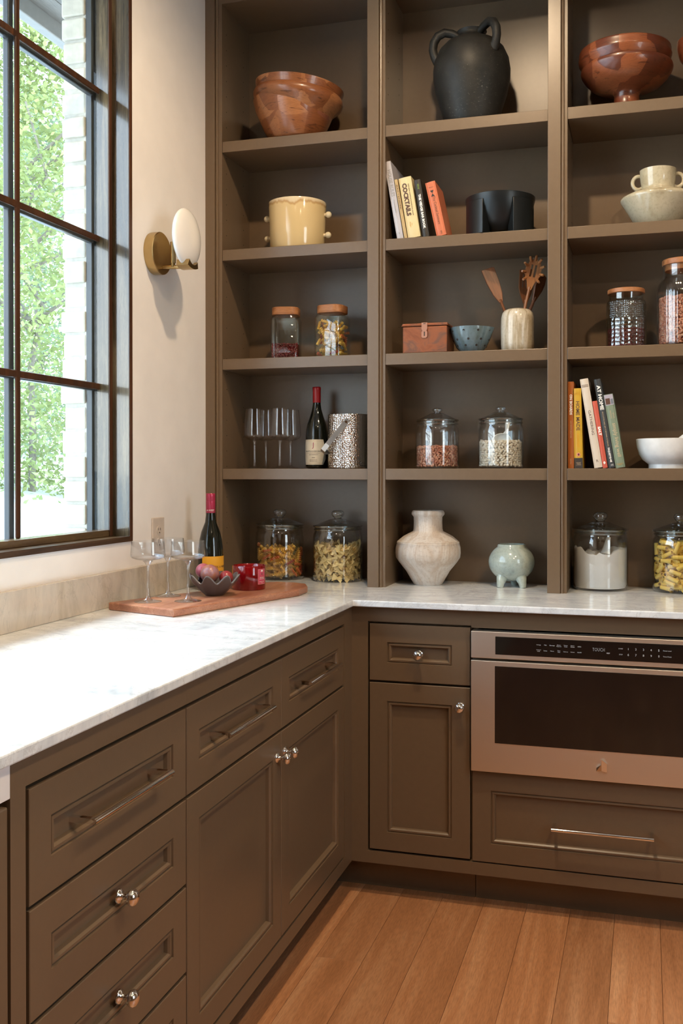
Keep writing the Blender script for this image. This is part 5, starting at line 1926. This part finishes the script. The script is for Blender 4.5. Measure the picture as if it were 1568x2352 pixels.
# ------------------------------------------------------------------ cutting board and what stands on it
bd = MB().prism([(0.040, -1.000), (0.282, -1.080), (0.300, -1.030), (0.456, -0.560), (0.453, -0.470), (0.425, -0.405), (0.375, -0.378), (0.310, -0.376), (0.262, -0.430), (0.175, -0.690)], ZC + 0.0002, BZ).build('cutting_board', M['board'], None, bevel=0.004)
tag(bd, 'thick reddish brown wooden cutting board lying on the worktop in the corner', 'cutting board')

fb_ = MB()
v, f = [], []
NT_, NA_ = 12, 96
for i in range(NT_ + 1):
    t_ = i / NT_
    for k in range(NA_):
        a = 2 * PI * k / NA_
        w_ = math.cos(8 * a) * t_ ** 1.2
        rr = 0.027 + 0.045 * t_ ** 0.95 + 0.0065 * w_
        v.append((rr * math.cos(a), rr * math.sin(a), 0.0005 + 0.050 * t_ ** 1.05 + 0.0120 * w_))
for i in range(NT_):
    for k in range(NA_):
        k2 = (k + 1) % NA_
        f.append((i * NA_ + k, i * NA_ + k2, (i + 1) * NA_ + k2, (i + 1) * NA_ + k))
f.append(tuple(range(NA_ - 1, -1, -1)))
fb_.add(v, f)
fbo = thing('fluted_bowl', 'dark grey fluted ceramic bowl holding three mottled balls', 'bowl', (0.262, -0.768, BZ + 0.0003), 0.15)
o = fb_.build('body', M['graybowl'], fbo, True, angle=70)
so = o.modifiers.new('wall', 'SOLIDIFY')
so.thickness = 0.0042
so.offset = -1
rimp = []
for k in range(NA_ + 1):
    a = 2 * PI * k / NA_
    w_ = math.cos(8 * a)
    rr = 0.072 + 0.0065 * w_ - 0.002
    rimp.append((rr * math.cos(a), rr * math.sin(a), 0.0508 + 0.0120 * w_))
MB().tube(rimp, 0.0021, 6, caps=False).build('rim', M['grayrim'], fbo, True)


def ball_mat(name, c1, c2, c3):
    k = NT(name)
    n = k.noise(k.coords(), 42, 5, 0.65, 0.6)
    k.color(k.ramp(n.outputs[0], [(0.35, c1), (0.5, c2), (0.66, c3)])).set(0.32, 0, 0.2)
    return k.m


BALLS = [('mottled orange and mauve ball, largest in the fluted bowl', (0.250, -0.775, BZ + 0.0640), 0.0280, ('#b0704f', '#a56a62', '#98808f')),
         ('pink ball at the left in the fluted bowl', (0.213, -0.743, BZ + 0.0690), 0.0225, ('#b0566a', '#c06a7a', '#a84a5a')),
         ('deep red ball at the right in the fluted bowl', (0.288, -0.742, BZ + 0.0500), 0.0215, ('#8e2a30', '#a23a3c', '#93323a'))]
for i, (lb_, c, r, cs) in enumerate(BALLS):
    o = MB().ball((0, 0, 0), r, 32, 20).build('decorative_ball', ball_mat('mottled_ball', *cs), None, True, angle=80)
    o.location = c
    tag(o, lb_, 'ball', 'balls in the fluted bowl')

cd = thing('candle', 'red glass candle with a pink paper label on the cutting board', 'candle', (0.3020, -0.597, BZ + 0.0003))
MB().lathe([(0, 0.0), (0.0495, 0.0), (0.0520, 0.003), (0.0522, 0.074), (0.0512, 0.0755), (0.0500, 0.074), (0.0500, 0.052), (0.0502, 0.012), (0, 0.012)], 56).build('glass', M['redglass'], cd, True, angle=50)
MB().lathe([(0, 0.0125), (0.0495, 0.0125), (0.0495, 0.051), (0, 0.050)], 48).build('wax', M['wax'], cd, True, angle=40)
MB().tube([(0, 0, 0.049), (0.001, 0, 0.058)], 0.0012, 6).build('wick', M['ink'], cd)
A3 = math.radians(-18)
hx = 0.0165
lb = wrap([(-hx, 0.018), (hx, 0.018), (hx, 0.066), (-hx, 0.066)], 0.0524, A3, M['label_pink'], 'label', cd)
for (xa, xb, za, zb__) in ((-hx + .001, hx - .001, 0.0188, 0.0194), (-hx + .001, hx - .001, 0.0646, 0.0652), (-hx + .001, -hx + .0016, 0.0188, 0.0652), (hx - .0016, hx - .001, 0.0188, 0.0652)):
    wrap([(xa, za), (xb, za), (xb, zb__), (xa, zb__)], 0.0526, A3, M['ink_tan'], 'label_rule', lb)
wrap_text(lb, 'Dark Amber', 0.0048, M['ink_white'], 0.0525, A3, 0, 0.0395, width=0.019)
wrap_text(lb, 'SCENTED CANDLE', 0.0028, M['ink_white'], 0.0525, A3, 0, 0.0350, width=0.022)
wrap_text(lb, 'NET WT 11 OZ', 0.0028, M['ink_white'], 0.0525, A3, 0, 0.0265, width=0.020)
wrap_text(lb, '312 g', 0.0028, M['ink_white'], 0.0525, A3, 0, 0.0228)
pm = MB()
for (cx_, cz_, s_) in ((0, 0.0605, 0.003), (-0.003, 0.0595, 0.002), (0.003, 0.0595, 0.002)):
    pm.lathe([(0, 0), (s_, 0)], 10, Matrix.Translation((cx_, -0.0006, cz_)) @ Matrix.Rotation(PI / 2, 4, 'X'))
bend(pm.build('flower_print', M['ink_white'], lb), 0.0525, A3)
pm = MB()
pm.lathe([(0, 0), (0.0026, 0)], 12, Matrix.Translation((0, -0.0006, 0.0505)) @ Matrix.Rotation(PI / 2, 4, 'X') @ Matrix.Diagonal((0.8, 1.3, 1, 1)))
bend(pm.build('seed_print', M['ink_brown'], lb), 0.0525, A3)
